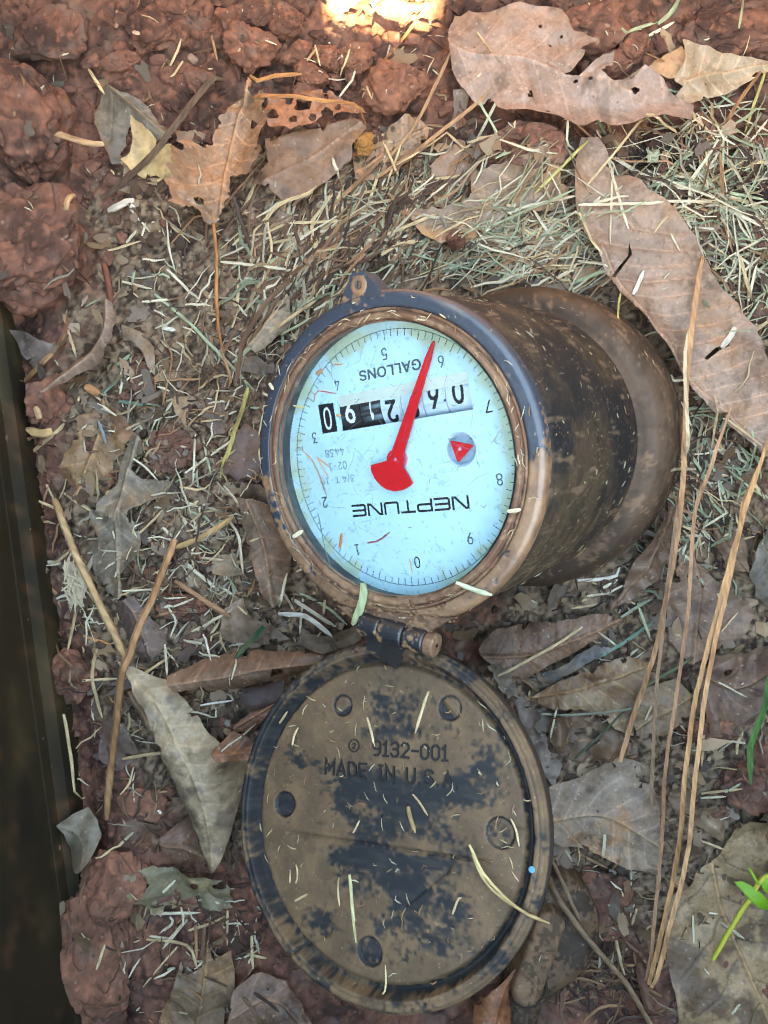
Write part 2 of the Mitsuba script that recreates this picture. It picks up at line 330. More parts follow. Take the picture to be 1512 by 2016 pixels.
# body: the tall cup, flaring slightly, with a step near its foot
bp = [(0.0440, -0.0092), (0.0478, -0.0092), (0.0487, -0.0100), (0.0494, -0.0125), (0.0501, -0.018), (0.0508, -0.035), (0.0512, -0.058), (0.0512, -0.0605), (0.0516, -0.0612), (0.0520, -0.070), (0.0522, -0.086), (0.0516, -0.090), (0.0500, -0.0915), (0.048, -0.0916)]
v, f = lathe(bp, 0.00048, 760); th = np.arctan2(v[:, 1], v[:, 0])
p = np.stack([v[:, 2], th * 0.05, np.zeros(len(v))], 1)
st = np.stack([v[:, 2] * 0.25, th * 0.05, np.zeros(len(v))], 1)
dx, dy = ang_dir(v); low = v[:, 2] < -0.0608
m = sst(0.36, 0.66, fb(v, 55, 5, 31) + 0.25 * (fb(v, 700, 3, 30) - 0.5) - 0.08 * low)
col = mixc(lin((33, 32, 32)), lin((78, 63, 48)), m)
olive = sst(0.30, 0.62, fb(v, 40, 4, 32) + 0.30 * sst(0.1, -0.8, dy) - 0.1)
col = mixc(col, mixc(lin((86, 72, 50)), lin((64, 54, 40)), sst(0.4, 0.6, fb(v, 260, 4, 34))), 0.75 * olive)
col = mixc(col, lin((142, 118, 92)), 0.5 * sst(0.60, 0.72, fb(st, 420, 3, 36)) * sst(0.45, 0.6, fb(v, 60, 3, 35)))
col = mixc(col, lin((22, 22, 24)), 0.6 * sst(0.58, 0.70, fb(v, 90, 4, 29))) * (0.85 + 0.3 * fb(v, 1500, 2, 28))[:, None]
gr = fb(v, 1300, 2, 26)
col = col * (0.55 + 0.9 * gr)[:, None]
for k_, (fa, fc) in enumerate(((420, 40), (60, 520), (900, 160))):
    s_ = np.abs(fb(np.stack([v[:, 2] * fc, th * 0.05 * fa, 0 * th], 1), 1.0, 2, 130 + k_) - 0.5)
    col = mixc(col, lin((150, 128, 102)) if k_ != 1 else lin((20, 20, 21)), 0.55 * sst(0.012, 0.0, s_) * sst(0.5, 0.6, fb(v, 50, 3, 140 + k_)))
col = mixc(col, lin((206, 180, 146)), 0.8 * (meshkit.noise(v * 1400, 3) > 0.95))
v[:, :2] *= 1 + (0.006 * (fb(v, 600, 3, 27) - 0.5) + 0.004 * (fb(p, 120, 3, 37) - 0.5) + 0.004 * m * (fb(p, 600, 2, 38)))[:, None] * 0.6
body = put(child(meter, 'body'), RF.mesh((v, f)), 'mat_grime', col)
tag(body, 'dark brown cylindrical body')
# bronze main case under it: rounded shoulder
fp = [(0.0490, -0.0900), (0.0505, -0.0926), (0.0518, -0.0935), (0.0545, -0.0935), (0.0578, -0.0950), (0.0602, -0.0985), (0.0612, -0.104), (0.0614, -0.112), (0.0612, -0.119), (0.0600, -0.126), (0.0560, -0.134), (0.045, -0.150), (0.02, -0.160)]
v, f = lathe(fp, 0.001, 400); th = np.arctan2(v[:, 1], v[:, 0]); p = v.copy()
base = mixc(lin((78, 61, 45)), lin((110, 88, 68)), sst(0.35, 0.65, fb(p, 60, 4, 41)))
col, m = dirt(None, base, None, p, 0.38 + 0 * th, 42); col = mixc(col, lin((72, 56, 42)), 0.5 * sst(0.55, 0.7, fb(p, 210, 4, 44))) * 0.85
v[:, :2] *= 1 + 0.016 * (fb(p, 160, 5, 43) - 0.5)[:, None]
put(child(meter, 'main_case'), RF.mesh((v, f)), 'mat_grime', col); tag(meter + '__main_case', 'rounded bronze shoulder of the meter case')
case_w = RF.w(v)
# register rim (dark blue-black plastic) with the lug at its top
rp = [(0.0452, -0.004), (0.0452, -0.0004), (0.0456, 0.0), (0.0486, 0.0), (0.0496, -0.0005), (0.0502, -0.0014), (0.0503, -0.0026), (0.0502, -0.0048), (0.0494, -0.0056), (0.046, -0.0058)]
v, f = lathe(rp, 0.0004, 600); dx, dy = ang_dir(v); p = v.copy()
amt = 0.42 + 0.46 * sst(-0.1, -0.75, dy + 0.25 * dx * 0) + 0.30 * sst(0.6, 0.9, dx) * sst(0.08, -0.1, dy) - 0.24 * sst(0.0, 0.35, dy) + 0.1 * sst(-0.6, -1, dx) * (dy < 0)
col, m = dirt(None, np.broadcast_to(NAVY, v.shape), None, p, amt, 51)
v = v + np.array([0, 0, 1.0]) * (0.00022 * m + 0.00012 * (fb(p, 900, 2, 52) - 0.5))[:, None]
chip = np.exp(-((dx - 0.93) / 0.05) ** 2 - ((dy - 0.36) / 0.05) ** 2) * (np.hypot(v[:, 0], v[:, 1]) > 0.0490)
v[:, :2] *= 1 - 0.018 * chip[:, None]
put(child(meter, 'rim'), RF.mesh((v, f)), 'mat_rim', col); tag(meter + '__rim', 'blue-black rim around the dial, caked with mud at the bottom')
lug_c = RF.uv(712, 563, -0.002); lr = np.linalg.norm(lug_c); u_ = lug_c / lr; w_ = np.array([-u_[1], u_[0]])
lug = sg.Polygon([tuple(u_ * 0.0490 + w_ * 0.0066), tuple(lug_c + u_ * 0.0012 + w_ * 0.0034), tuple(lug_c + u_ * 0.0034 + w_ * 0.0016), tuple(lug_c + u_ * 0.0034 - w_ * 0.0016), tuple(lug_c + u_ * 0.0012 - w_ * 0.0034), tuple(u_ * 0.0490 - w_ * 0.0066)]).buffer(0.0006).simplify(0.00008)
lug = lug.difference(sg.Point(0, 0).buffer(0.0489, 128))
P2, tr = mesh_polygon(lug, 0.0005, 5)
top = np.c_[P2, np.full(len(P2), -0.0004)]; bot = np.c_[P2, np.full(len(P2), -0.0075)]
sv, sf = shell(top, bot, tr); c_, m = dirt(None, np.broadcast_to(NAVY, sv.shape), None, sv, np.full(len(sv), 0.34), 55)
lugk = put(child(meter, 'lug'), RF.mesh((sv, sf)), 'mat_rim', c_, smooth=False); tag(lugk, 'small pointed lug with a brown washer and screw')
wv, wf = lathe([(0.0011, 0.0), (0.0012, 0.0004), (0.0024, 0.0004), (0.0029, 0.0)], 0.0003, 60)
put(child(lugk, 'washer'), RF.mesh((wv + [lug_c[0], lug_c[1], -0.0004], wf)), 'mat_grime', dirt(None, np.broadcast_to(lin((150, 108, 78)), wv.shape), None, wv, np.full(len(wv), .6), 56)[0])
slot = sg.Point(0, 0).buffer(0.00115, 24).difference(sg.box(-0.0013, -0.00022, 0.0013, 0.00022))
put(child(lugk, 'screw'), RF.mesh(rot2(extrude(slot, 0.0006), 1.2, lug_c), -0.0004), 'mat_grime', lin((96, 84, 76)), smooth=False)
# retaining ring, brown with mud, grooved; litter packed in the groove
gp = [(0.0412, -0.0022), (0.0417, -0.0004), (0.0420, 0.0004), (0.0426, 0.0007), (0.0434, 0.0006), (0.0437, -0.0003), (0.0440, -0.0005), (0.0443, 0.0001), (0.0449, 0.0002), (0.04515, -0.0004), (0.04515, -0.004)]
v, f = lathe(gp, 0.00025, 620); p = v.copy(); dx, dy = ang_dir(v)
col, m = dirt(None, np.broadcast_to(lin((116, 84, 62)), v.shape), None, p, 0.52 + 0.25 * sst(0, -1, dy), 61)
col = mixc(col, lin((58, 46, 38)), 0.85 * sst(0.56, 0.66, fb(np.c_[p[:, :2], p[:, 2] * 4], 300, 4, 64)) * sst(0.0432, 0.0442, np.hypot(v[:, 0], v[:, 1])))
v[:, 2] += 0.00028 * (fb(p, 420, 4, 62) - 0.45) + 0.0016 * sst(-0.55, -0.95, dy) * fb(p, 500, 3, 63)
v[:, :2] *= 1 + (0.006 * sst(0.0424, 0.0414, np.hypot(v[:, 0], v[:, 1])) * -(fb(p, 220, 4, 65) - 0.35))[:, None]
put(child(meter, 'retaining_ring'), RF.mesh((v, f)), 'mat_grime', col); tag(meter + '__retaining_ring', 'brown mud-caked ring holding the glass')
# well behind the glass
DC = -0.0076
v, f = lathe([(0.0413, 0.0), (0.0427, DC - 0.001)], 0.0006, 400)
put(child(meter, 'inner_wall'), RF.mesh((v, f)), 'mat_grime', mixc(lin((62, 74, 80)), lin((92, 104, 104)), sst(0.4, 0.65, fb(v, 200, 4, 71))))
v, f = lathe([(0.0, -0.0011), (0.0415, -0.0011)], 0.002, 160)
put(child(meter, 'glass'), RF.mesh((v, f)), 'mat_lens')
# dial plate with the counter window and the indicator well cut out
win_px = [(662, 781), (918, 731), (932, 806), (672, 849)]
WIN = [RF.uv(*q, DC) for q in win_px]; win = sg.Polygon(WIN)
e1w = WIN[0] - WIN[1]; aw = math.atan2(e1w[1], e1w[0])
tri_c = RF.uv(906, 885, DC); well_r = 0.0052
zero_px = [(627, 797), (656, 793), (665, 849), (636, 854)]
plate = sg.Point(0, 0).buffer(0.0425, 96).difference(win).difference(sg.Point(*tri_c).buffer(well_r, 32))
P2, tr = mesh_polygon(plate, 0.00055, 7)
top = np.c_[P2, np.full(len(P2), DC)]; bot = np.c_[P2, np.full(len(P2), DC - 0.0012)]
sv, sf = shell(top, bot, tr); r = np.hypot(sv[:, 0], sv[:, 1]); dx, dy = ang_dir(sv)
white = lin((190, 234, 244))
alg = sst(0.50, 0.66, fb(sv, 120, 4, 81) + 0.28 * sst(0.0335, 0.0405, r) * sst(-0.6, 0.4, dx * 0.55 + dy * 0.6) - 0.04) * sst(0.0325, 0.0375, r)
col = mixc(np.broadcast_to(white, sv.shape), lin((186, 204, 160)), 0.75 * alg)
col = col * (0.94 + 0.12 * fb(sv, 500, 3, 82))[:, None]
col = mixc(col, lin((130, 160, 170)), 0.5 * sst(0.66, 0.72, fb(sv * [1, 1, 0], 900, 3, 83)))
dial = put(child(meter, 'dial'), RF.mesh((sv, sf)), 'mat_dial', col, smooth=False); tag(dial, 'white round dial with black figures')
def ink(name, m, mat='mat_ink', c=DC + 0.00005): return put(child(dial, name), RF.mesh(m, c), mat, smooth=False)
# scale: circle and ticks
up5 = 0.0
R0 = 0.0395
zero_ang = math.atan2(*RF.uv(812, 1152, DC)[::-1])
ringp = [sg.Point(0, 0).buffer(R0, 128).difference(sg.Point(0, 0).buffer(R0 - 0.0002, 128))]
for k in range(100):
    a = zero_ang - k * 2 * math.pi / 100; L = 0.0030 if k % 5 == 0 else 0.0022
    ringp.append(sa.rotate(sg.box(R0 - L, -0.00011, R0, 0.00011), a, origin=(0, 0), use_radians=True))
ink('scale', extrude(so.unary_union(ringp), 0.00006), 'mat_mid_ink')
num_px = {'0': (822, 1107), '1': (704, 1082), '2': (640, 989), '3': (620, 862), '4': (664, 757), '5': (757, 697), '6': (869, 712), '7': (962, 800), '8': (984, 944), '9': (926, 1060)}
for ch, q in num_px.items():
    ink('numeral', rot2(text_fit(ch, 0.0036, 0.0015 if ch == '1' else 0.0020, 0.00006), 0.0, RF.uv(*q, DC)), 'mat_ink' if ch in '0127' else 'mat_mid_ink')
def line_text(name, m_of_w, px_start, px_end, mat, height=None, txt=None, **kw):
    a, b = RF.uv(*px_start, DC), RF.uv(*px_end, DC); L = np.linalg.norm(b - a); an = math.atan2(*(b - a)[::-1])
    ink(name, rot2(m_of_w(L), an, (a + b) / 2), mat)
def centred(shape, depth=0.00006):
    v, f = extrude(shape, depth); lo, hi = v.min(0), v.max(0); return v - [(lo[0] + hi[0]) / 2, (lo[1] + hi[1]) / 2, 0], f
line_text('maker_name', lambda L: centred(strokes('NEPTUNE', WIDE, 0.0040, L, 0.00068, 0.32)), (924, 988), (694, 1006), 'mat_ink')
line_text('unit_name', lambda L: text_fit('GALLONS', 0.0033, L, 0.00006, True), (829, 716), (708, 741), 'mat_mid_ink')
line_text('serial_text', lambda L: text_fit('3/4 T-10', 0.0026, L, 0.00006), (698, 940), (632, 948), 'mat_faint_ink')
line_text('serial_text', lambda L: text_fit('02-1', 0.0026, L, 0.00006), (683, 915), (648, 920), 'mat_faint_ink')
line_text('serial_text', lambda L: text_fit('4438', 0.0026, L, 0.00006), (678, 888), (641, 894), 'mat_faint_ink')
# counter: fixed zero, then seven figure wheels behind the window
zp = sg.Polygon([RF.uv(*q, DC) for q in zero_px])
ink('zero_field', extrude(zp, 0.00006), 'mat_ink')
ink('zero_figure', rot2(text_fit('0', 0.0072, 0.0030, 0.00005), aw, RF.uv(646, 824, DC)), 'mat_digit_white', DC + 0.00014)
counter = child(meter, 'counter'); WR = 0.0088
wc = (WIN[0] + WIN[1] + WIN[2] + WIN[3]) / 4; ex = np.array([math.cos(aw), math.sin(aw)]); ey = np.array([-ex[1], ex[0]])
# local frame of the window: ex runs from its picture-left end; figures read right to left in the picture
xs = lambda q: float((RF.uv(*q, DC - 0.0018) - wc) @ ex)
wheel_px = [(693, 822), (734, 816), (773, 808), (815, 802), (858, 796), (906, 786)]
wheel_ch = ['9', '1', '2', '9', '6', '0']; next_ch = ['0', '0', '5', '2', '5', '1']; roll = [0.0, 0.0, 0.30, 0.24, -0.02, -0.04]
cx = [xs(q) for q in wheel_px]; bnd = [cx[0] - (cx[1] - cx[0]) / 2] + [(a + b) / 2 for a, b in zip(cx[:-1], cx[1:])] + [cx[-1] + (cx[-1] - cx[-2]) / 2]
CAXIS = DC - 0.0010 - WR
def on_wheel(x, m, turn):
    """Bend flat lettering onto a wheel; x along the wheels' axis."""
    tm = trimesh.Trimesh(*m, process=False); vv, ff = trimesh.remesh.subdivide_to_size(tm.vertices, tm.faces, 0.0008)
    th = vv[:, 1] / WR + turn; rr = WR + vv[:, 2]
    a = x + vv[:, 0]; b = rr * np.sin(th); c = CAXIS + rr * np.cos(th)
    return np.c_[wc[0] + a * ex[0] + b * ey[0], wc[1] + a * ex[1] + b * ey[1], c], ff
# note: ex points from picture right to left when read upright; ey is the figures' up
for k in range(6):
    x0, x1 = sorted((bnd[k], bnd[k + 1])); th = np.linspace(-1.2, 1.2, 40)
    s = np.array([x0 + 0.00012, x1 - 0.00012])
    g = np.array([[wc[0] + a * ex[0] + WR * math.sin(t) * ey[0], wc[1] + a * ex[1] + WR * math.sin(t) * ey[1], CAXIS + WR * math.cos(t)] for t in th for a in s])
    q = np.array([[2 * i, 2 * i + 1, 2 * i + 3, 2 * i + 2] for i in range(39)])
    inner_ = g - [0, 0, 0.0006]; vv = np.vstack([g, inner_]); n = len(g)
    ff = np.vstack([q[:, [0, 1, 2]], q[:, [0, 2, 3]], q[:, [2, 1, 0]] + n, q[:, [3, 2, 0]] + n])
    dark = k < 2
    n_ = fb(vv, 900, 3, 90 + k)
    cc = mixc(np.broadcast_to(lin((34, 38, 42)) if dark else lin((196, 222, 236)), vv.shape), lin((150, 190, 205)) if dark else lin((150, 180, 196)), 0.6 * sst(0.6, 0.7, n_))
    wk = put(child(counter, 'wheel'), RF.mesh((vv, ff)), 'mat_dial', cc, smooth=False)
    tag(wk, 'black figure wheel' if dark else 'white figure wheel')
    mat = 'mat_digit_white' if dark else 'mat_ink'
    for ch, tn in ((wheel_ch[k], roll[k] * 0.8), (next_ch[k], roll[k] * 0.8 - 0.98)):
        put(child(counter, 'figure'), RF.mesh(on_wheel(cx[k], text_fit(ch, 0.0073, 0.0015 if ch == '1' else 0.0037, 0.00008, True), tn)), mat, smooth=False)
pv, pf = ICO[2]; q = RF.uv(877, 788, DC - 0.0012)
put(child(counter, 'point'), RF.mesh((pv * 0.00035 + [q[0], q[1], DC - 0.0009], pf)), 'mat_ink')
# sloping beige ledge along one long side of the window, and a floor behind it
A, B = WIN[0], WIN[1]; inn = (WIN[3] + WIN[2] - WIN[0] - WIN[1]) / 2; inn /= np.linalg.norm(inn)
lv = np.array([[*A, DC - 0.0002], [*B, DC - 0.0002], [*(B + inn * 0.0034), DC - 0.0011], [*(A + inn * 0.0034), DC - 0.0013]])
lv = np.vstack([lv, lv - [0, 0, 0.0004]])
put(child(counter, 'ledge'), RF.mesh((lv, np.array([[0, 1, 2], [0, 2, 3], [6, 5, 4], [7, 6, 4], [2, 6, 3], [3, 6, 7], [0, 4, 1], [1, 4, 5]]))), 'mat_dial', lin((204, 222, 214)), smooth=False)
# indicator: round well with a red triangle
tk = child(meter, 'leak_indicator')
v, f = lathe([(0.0, -0.0026), (0.0036, -0.0026), (0.0040, -0.0024), (0.0046, -0.0004), (0.0052, -0.0001), (well_r + 0.0001, 0.0)], 0.0003, 80)
put(child(tk, 'well'), RF.mesh((v + [tri_c[0], tri_c[1], DC], f)), 'mat_dial', lin((176, 206, 226)))
tri_px = [(887, 867), (932, 876), (902, 911)]
tp = sg.Polygon([RF.uv(*q, DC) for q in tri_px]).buffer(-0.0004).buffer(0.0004)
tp = tp.difference(sg.Point(*RF.uv(906, 884, DC)).buffer(0.0006))
put(child(tk, 'triangle'), RF.mesh(extrude(tp, 0.0009), DC - 0.0006), 'mat_red', smooth=False)
pv = ICO[2][0] * [0.0006, 0.0006, 0.0004]; q = RF.uv(906, 884, DC); put(child(tk, 'pin'), RF.mesh((pv + [q[0], q[1], DC + 0.0002], ICO[2][1])), 'mat_dial', lin((205, 150, 175)))
# needle
NC = DC + 0.0016
hub = RF.uv(781, 904, NC); tip = RF.uv(857, 668, NC)
nd = (tip - hub) / np.linalg.norm(tip - hub); nn = np.array([-nd[1], nd[0]]); NL = np.linalg.norm(tip - hub)
arm = sg.Polygon([hub + nn * 0.0021, hub + nd * NL * 0.86 + nn * 0.0009, tip + nn * 0.0002, tip - nn * 0.0002, hub + nd * NL * 0.86 - nn * 0.0009, hub - nn * 0.0021])
sec_px = [(712 + 60, 898), (734, 917), (735, 925), (741, 940), (752, 953), (764, 961), (779, 965), (796, 962), (808, 955), (812, 950), (803, 933), (796, 922)]
sec = sg.Polygon([hub] + [RF.uv(*q, NC) for q in sec_px[1:]]).buffer(0.0003)
nshape = so.unary_union([arm, sec, sg.Point(*hub).buffer(0.0030)]).buffer(-0.0003).buffer(0.0003).difference(sg.Point(*hub).buffer(0.0006))
needle = child(meter, 'needle')
put(needle, RF.mesh(extrude(nshape, 0.0008), NC), 'mat_red', smooth=False); tag(needle, 'red needle with a fan-shaped tail')
v, f = lathe([(0.0, 0.0004), (0.00065, 0.0003), (0.0007, -0.0018), (0.0034, -0.0019), (0.0035, -0.0034)], 0.0003, 60)
put(child(needle, 'hub'), RF.mesh((v * [.9, .9, 1] + [hub[0], hub[1], NC + 0.0006], f)), 'mat_dial', lin((200, 130, 150)))
# hinge
hx = np.cross(RF.n, LF.n); hx /= np.linalg.norm(hx); hx = hx if hx[0] > 0 else -hx
hc = RF.hit(776, 1246, 0.0005); pm = (CAM_H - hc[2]) / F
hinge = child(meter, 'hinge')
def along(px): return (px - 776) * pm / hx[0]
def knuckle(x0, x1, r, mat, seed, base, amt):
    p = resample([(0.0006, 0), (r * 0.9, 0), (r, 0.0004), (r, x1 - x0 - 0.0004), (r * 0.9, x1 - x0), (0.0006, x1 - x0)], 0.0004)
    v, f = lathe(p, 0.0004, 90)
    z = hx; x = np.cross(z, RF.n); x /= np.linalg.norm(x); y = np.cross(z, x)
    w = v[:, :1] * x + v[:, 1:2] * y + v[:, 2:] * z + hc + hx * x0
    c, m = dirt(None, np.broadcast_to(base, w.shape), None, w, np.full(len(w), amt), seed)
    return (w, f), c
for (a, b, r, s) in ((712, 752, 0.0038, 101), (753, 799, 0.0041, 102), (800, 838, 0.0038, 103)):
    m_, c_ = knuckle(along(a), along(b), r, None, s, BLACK, 0.50 if s == 102 else 0.40); put(child(hinge, 'knuckle'), m_, 'mat_rim', c_)
m_, c_ = knuckle(along(838), along(857), 0.0036, None, 104, lin((120, 86, 62)), 0.6); put(child(hinge, 'pin'), m_, 'mat_grime', c_); tag(hinge + '__pin', 'rusty brown end of the hinge pin')
# arms from hinge to rim and lid
def slab(p0, p1, wid, thick, nrm):
    d = p1 - p0; d = d / np.linalg.norm(d); s = np.cross(nrm, d); s /= np.linalg.norm(s)
    c = [p0, p1]; vv = np.array([q + s * wid * a / 2 + nrm * thick * b for q in c for a in (-1, 1) for b in (-1, 0)])
    return vv, np.array([[0, 1, 3], [0, 3, 2], [4, 6, 7], [4, 7, 5], [0, 4, 5], [0, 5, 1], [2, 3, 7], [2, 7, 6], [1, 5, 7], [1, 7, 3], [0, 2, 6], [0, 6, 4]])
# mud ledge on the ring's foot, between glass and hinge
lo_c = RF.uv(776, 1246, 0.0); lo_d = lo_c / np.linalg.norm(lo_c); lo_w = np.array([-lo_d[1], lo_d[0]])
led = sg.Polygon([lo_d * 0.046 + lo_w * 0.021, lo_d * 0.0525 + lo_w * 0.0105, lo_d * 0.0545 + lo_w * 0.0095, lo_d * 0.0545 - lo_w * 0.0105, lo_d * 0.0525 - lo_w * 0.0115, lo_d * 0.046 - lo_w * 0.021]).difference(sg.Point(0, 0).buffer(0.0436, 128))
P2, tr = mesh_polygon(led, 0.0005, 9); q3 = np.c_[P2, np.zeros(len(P2))]
top = np.c_[P2, 0.0004 + 0.0016 * (fb(q3, 300, 4, 111) - 0.3)]; bot = np.c_[P2, np.full(len(P2), -0.006)]
sv, sf = shell(top, bot, tr); c_, m = dirt(None, np.broadcast_to(lin((104, 78, 58)), sv.shape), None, sv, np.full(len(sv), 0.62), 112)
put(child(meter, 'hinge_base'), RF.mesh((sv, sf)), 'mat_grime', c_); tag(meter + '__hinge_base', 'mud-caked ledge below the glass')

# ---- lid, inner face up
RL = 0.0523
def lid_uv(px, py): return LF.uv(px, py, -0.003)
pads = [(675, 1389, 0.0033), (886, 1394, 0.0036), (561, 1583, 0.0038), (985, 1640, 0.0042), (729, 1873, 0.0040)]
nr, na = 150, 760
rr = np.r_[np.linspace(0.0003, 0.0442, nr - 44), np.linspace(0.0445, RL, 44)]
th = np.linspace(0, 2 * np.pi, na, endpoint=False)
RR, TH = np.meshgrid(rr, th, indexing='ij'); a, b = (RR * np.cos(TH)).ravel(), (RR * np.sin(TH)).ravel(); r = RR.ravel()
q3 = np.c_[a, b, 0 * a]
zz = -0.003 + 0.0030 * sst(0.0474, 0.0488, r) - 0.0021 * np.exp(-((r - 0.0465) / 0.0011) ** 2) - 0.0012 * sst(RL - 0.0012, RL, r) - 0.0002 * np.exp(-((r - 0.0500) / 0.0003) ** 2)
def seg_d(p0, p1):
    p0, p1 = lid_uv(*p0), lid_uv(*p1); d = p1 - p0; t = np.clip(((a - p0[0]) * d[0] + (b - p0[1]) * d[1]) / (d @ d), 0, 1)
    s = (-(a - p0[0]) * d[1] + (b - p0[1]) * d[0]) / np.linalg.norm(d)
    return np.hypot(a - p0[0] - t * d[0], b - p0[1] - t * d[1]), s, t
for p0, p1, dp, wd in (((568, 1639), (962, 1698), 0.0008, 0.00042), ((884, 1712), (795, 1785), 0.0006, 0.0005), ((652, 1835), (566, 1882), 0.0007, 0.0005), ((1012, 1630), (1036, 1640), 0.0006, 0.0006)):
    d, s, t = seg_d(p0, p1); zz -= dp * np.exp(-(d / wd) ** 2)
d, s, t = seg_d((568, 1639), (962, 1698)); zz += 0.0005 * np.exp(-((s - 0.0016) / 0.0012) ** 2) * (d < 0.004) * sst(0, .1, t) * sst(1, .9, t)
d, s, t = seg_d((622, 1795), (872, 1850)); zz += 0.0006 * sst(0.0004, -0.0004, s) * sst(0.012, 0.003, d) * (r < 0.045)
padm = np.zeros(len(a)); bl = np.zeros(len(a))
for (px, py, pr_) in pads:
    c = lid_uv(px, py); d = np.hypot(a - c[0], b - c[1]); zz -= 0.0008 * sst(pr_, pr_ - 0.0004, d); zz -= 0.0004 * np.exp(-((d - pr_ + 0.0002) / 0.0003) ** 2); bl = np.maximum(bl, 0.75 * np.exp(-((d - pr_ + 0.0001) / 0.00032) ** 2)); padm = np.maximum(padm, sst(pr_, pr_ - 0.0008, d) * (0.5 if py > 1600 else 1.0) * (0.0 if 1380 < py < 1400 else 1.0))
    if 1380 < py < 1400:
        s = (a - c[0]) * (0.5 if px < 780 else -0.75) - (b - c[1]) * 0.85; padm = np.maximum(padm, sst(pr_, pr_ - 0.0004, d) * sst(0.0006, 0.0016, s)); zz += 0.0009 * sst(pr_, pr_ - 0.0004, d) * sst(0.0008, -0.0004, s)
BLOT = [(765, 1395, 40, 45, .5), (765, 1438, 52, 18, .5), (600, 1500, 50, 13, .45), (640, 1515, 30, 10, .4), (735, 1490, 34, 18, .22), (740, 1558, 105, 34, .55), (830, 1580, 80, 46, .55), (905, 1565, 50, 30, .45), (700, 1600, 50, 26, .35), (800, 1632, 120, 22, .4), (745, 1695, 105, 22, .5), (830, 1700, 80, 20, .5), (715, 1745, 50, 36, .35), (800, 1750, 85, 48, .48), (865, 1770, 60, 50, .4), (805, 1825, 80, 26, .42), (958, 1520, 22, 32, .4), (870, 1852, 55, 26, .36), (640, 1815, 26, 24, .38), (660, 1540, 60, 12, .35), (800, 1885, 40, 26, .3)]
for (px, py, rx, ry, w) in BLOT:
    c = lid_uv(px, py); k = pxm(0.08); bl = np.maximum(bl, 1.22 * w * np.exp(-0.62 * (((a - c[0]) / (rx * k)) ** 2 + ((b - c[1]) / (ry * k)) ** 2)))
lw_x = LF.e1[0] * a + LF.e2[0] * b; lw_y = LF.e1[1] * a + LF.e2[1] * b
amt = 0.82 - bl * 1.0 - 0.55 * padm
amt = amt - 0.34 * sst(0.0438, 0.0462, r) * sst(0.2, -0.8, lw_x / r) * (0.5 + 0.5 * sst(-.3, .3, lw_y / r)) - 0.16 * sst(0.0455, 0.0475, r)
amt = amt - (0.50 * sst(0.1, 0.8, lw_x / r - 0.4 * lw_y / r) + 0.14) * np.exp(-((r - 0.0467) / 0.0012) ** 2)
sm = fb(q3 * [0.3, 1, 1], 240, 3, 121)
mud = fb(q3, 120, 5, 122) * 0.75 + 0.25 * sm + 0.50 * (fb(q3, 800, 2, 123) - 0.5)
m = sst(0.36, 0.66, mud + (amt - 0.5) * 0.85)
black = mixc(lin((29, 31, 33)), lin((50, 48, 44)), sst(0.45, 0.7, fb(q3 * [.3, 1, 1], 500, 3, 124)))
tan = mixc(lin((96, 76, 53)), lin((120, 96, 67)), sst(0.3, 0.7, fb(q3, 150, 4, 125)))
tan = mixc(tan, lin((102, 80, 60)), 0.6 * sst(0.55, 0.72, fb(q3, 480, 3, 126)))
tan = tan * (0.82 + 0.36 * fb(q3, 1700, 2, 127))[:, None]
tan = mixc(tan, lin((186, 160, 122)), 0.5 * (meshkit.noise(q3 * 2200, 9) > 0.95))
col = mixc(black, tan, m)
zz = zz + 0.00016 * m + 0.0001 * m * (fb(q3, 900, 3, 128) - 0.5)
i, j = np.meshgrid(np.arange(nr - 1), np.arange(na), indexing='ij'); j2 = (j + 1) % na
q = np.stack([i * na + j, (i + 1) * na + j, (i + 1) * na + j2, i * na + j2], -1).reshape(-1, 4)
ff = np.vstack([q[:, [0, 1, 2]], q[:, [0, 2, 3]]]); vv = np.c_[a, b, zz]
# outer skin: side and back
o = len(vv); last = (nr - 1) * na + np.arange(na)
bp_ = [(RL + 0.0002, -0.0022), (RL, -0.0060), (RL - 0.0012, -0.0072), (0.03, -0.0085), (0.0003, -0.009)]
bk = [np.c_[R * np.cos(th), R * np.sin(th), np.full(na, c)] for R, c in bp_]
ringi = [last] + [o + k * na + np.arange(na) for k in range(len(bk))]
fb_ = []
for r0, r1 in zip(ringi[:-1], ringi[1:]):
    fb_ += [np.c_[r0, r1, np.roll(r1, -1)], np.c_[r0, np.roll(r1, -1), np.roll(r0, -1)]]
vv = np.vstack([vv] + bk); ff = np.vstack([ff] + fb_)
col = np.vstack([col, np.broadcast_to(lin((60, 52, 44)), (len(bk) * na, 3))])
lid = put(child(meter, 'lid'), LF.mesh((vv, ff)), 'mat_grime', col); tag(lid, 'open round lid seen from inside, black plastic under tan mud')
def lid_text(name, text, p0, p1, h, lw=0.00058, gap=0.28):
    A_, B_ = lid_uv(*p0), lid_uv(*p1); L = np.linalg.norm(B_ - A_); an = math.atan2(*(B_ - A_)[::-1])
    put(child(lid, name), LF.mesh(rot2(centred(strokes(text, GLY, h, L, lw, gap), 0.0006), an, (A_ + B_) / 2), -0.00288), 'mat_grime', lin((30, 27, 25)), smooth=False)
lid_text('cast_text', '9132-001', (735, 1471), (884, 1482), 0.0047)
lid_text('cast_text', 'MADE IN U.S.A.', (640, 1509), (904, 1537), 0.0047)
c = lid_uv(698, 1468)
circ = so.unary_union([sg.Point(0, 0).buffer(0.0020).difference(sg.Point(0, 0).buffer(0.00168)), sa.translate(strokes('2', GLY, 0.0018, 0.0012, 0.0003, 0), -0.0006, -0.0009)])
put(child(lid, 'cast_text'), LF.mesh(rot2(extrude(circ, 0.0004), 0, c), -0.00288), 'mat_grime', lin((30, 27, 25)), smooth=False)
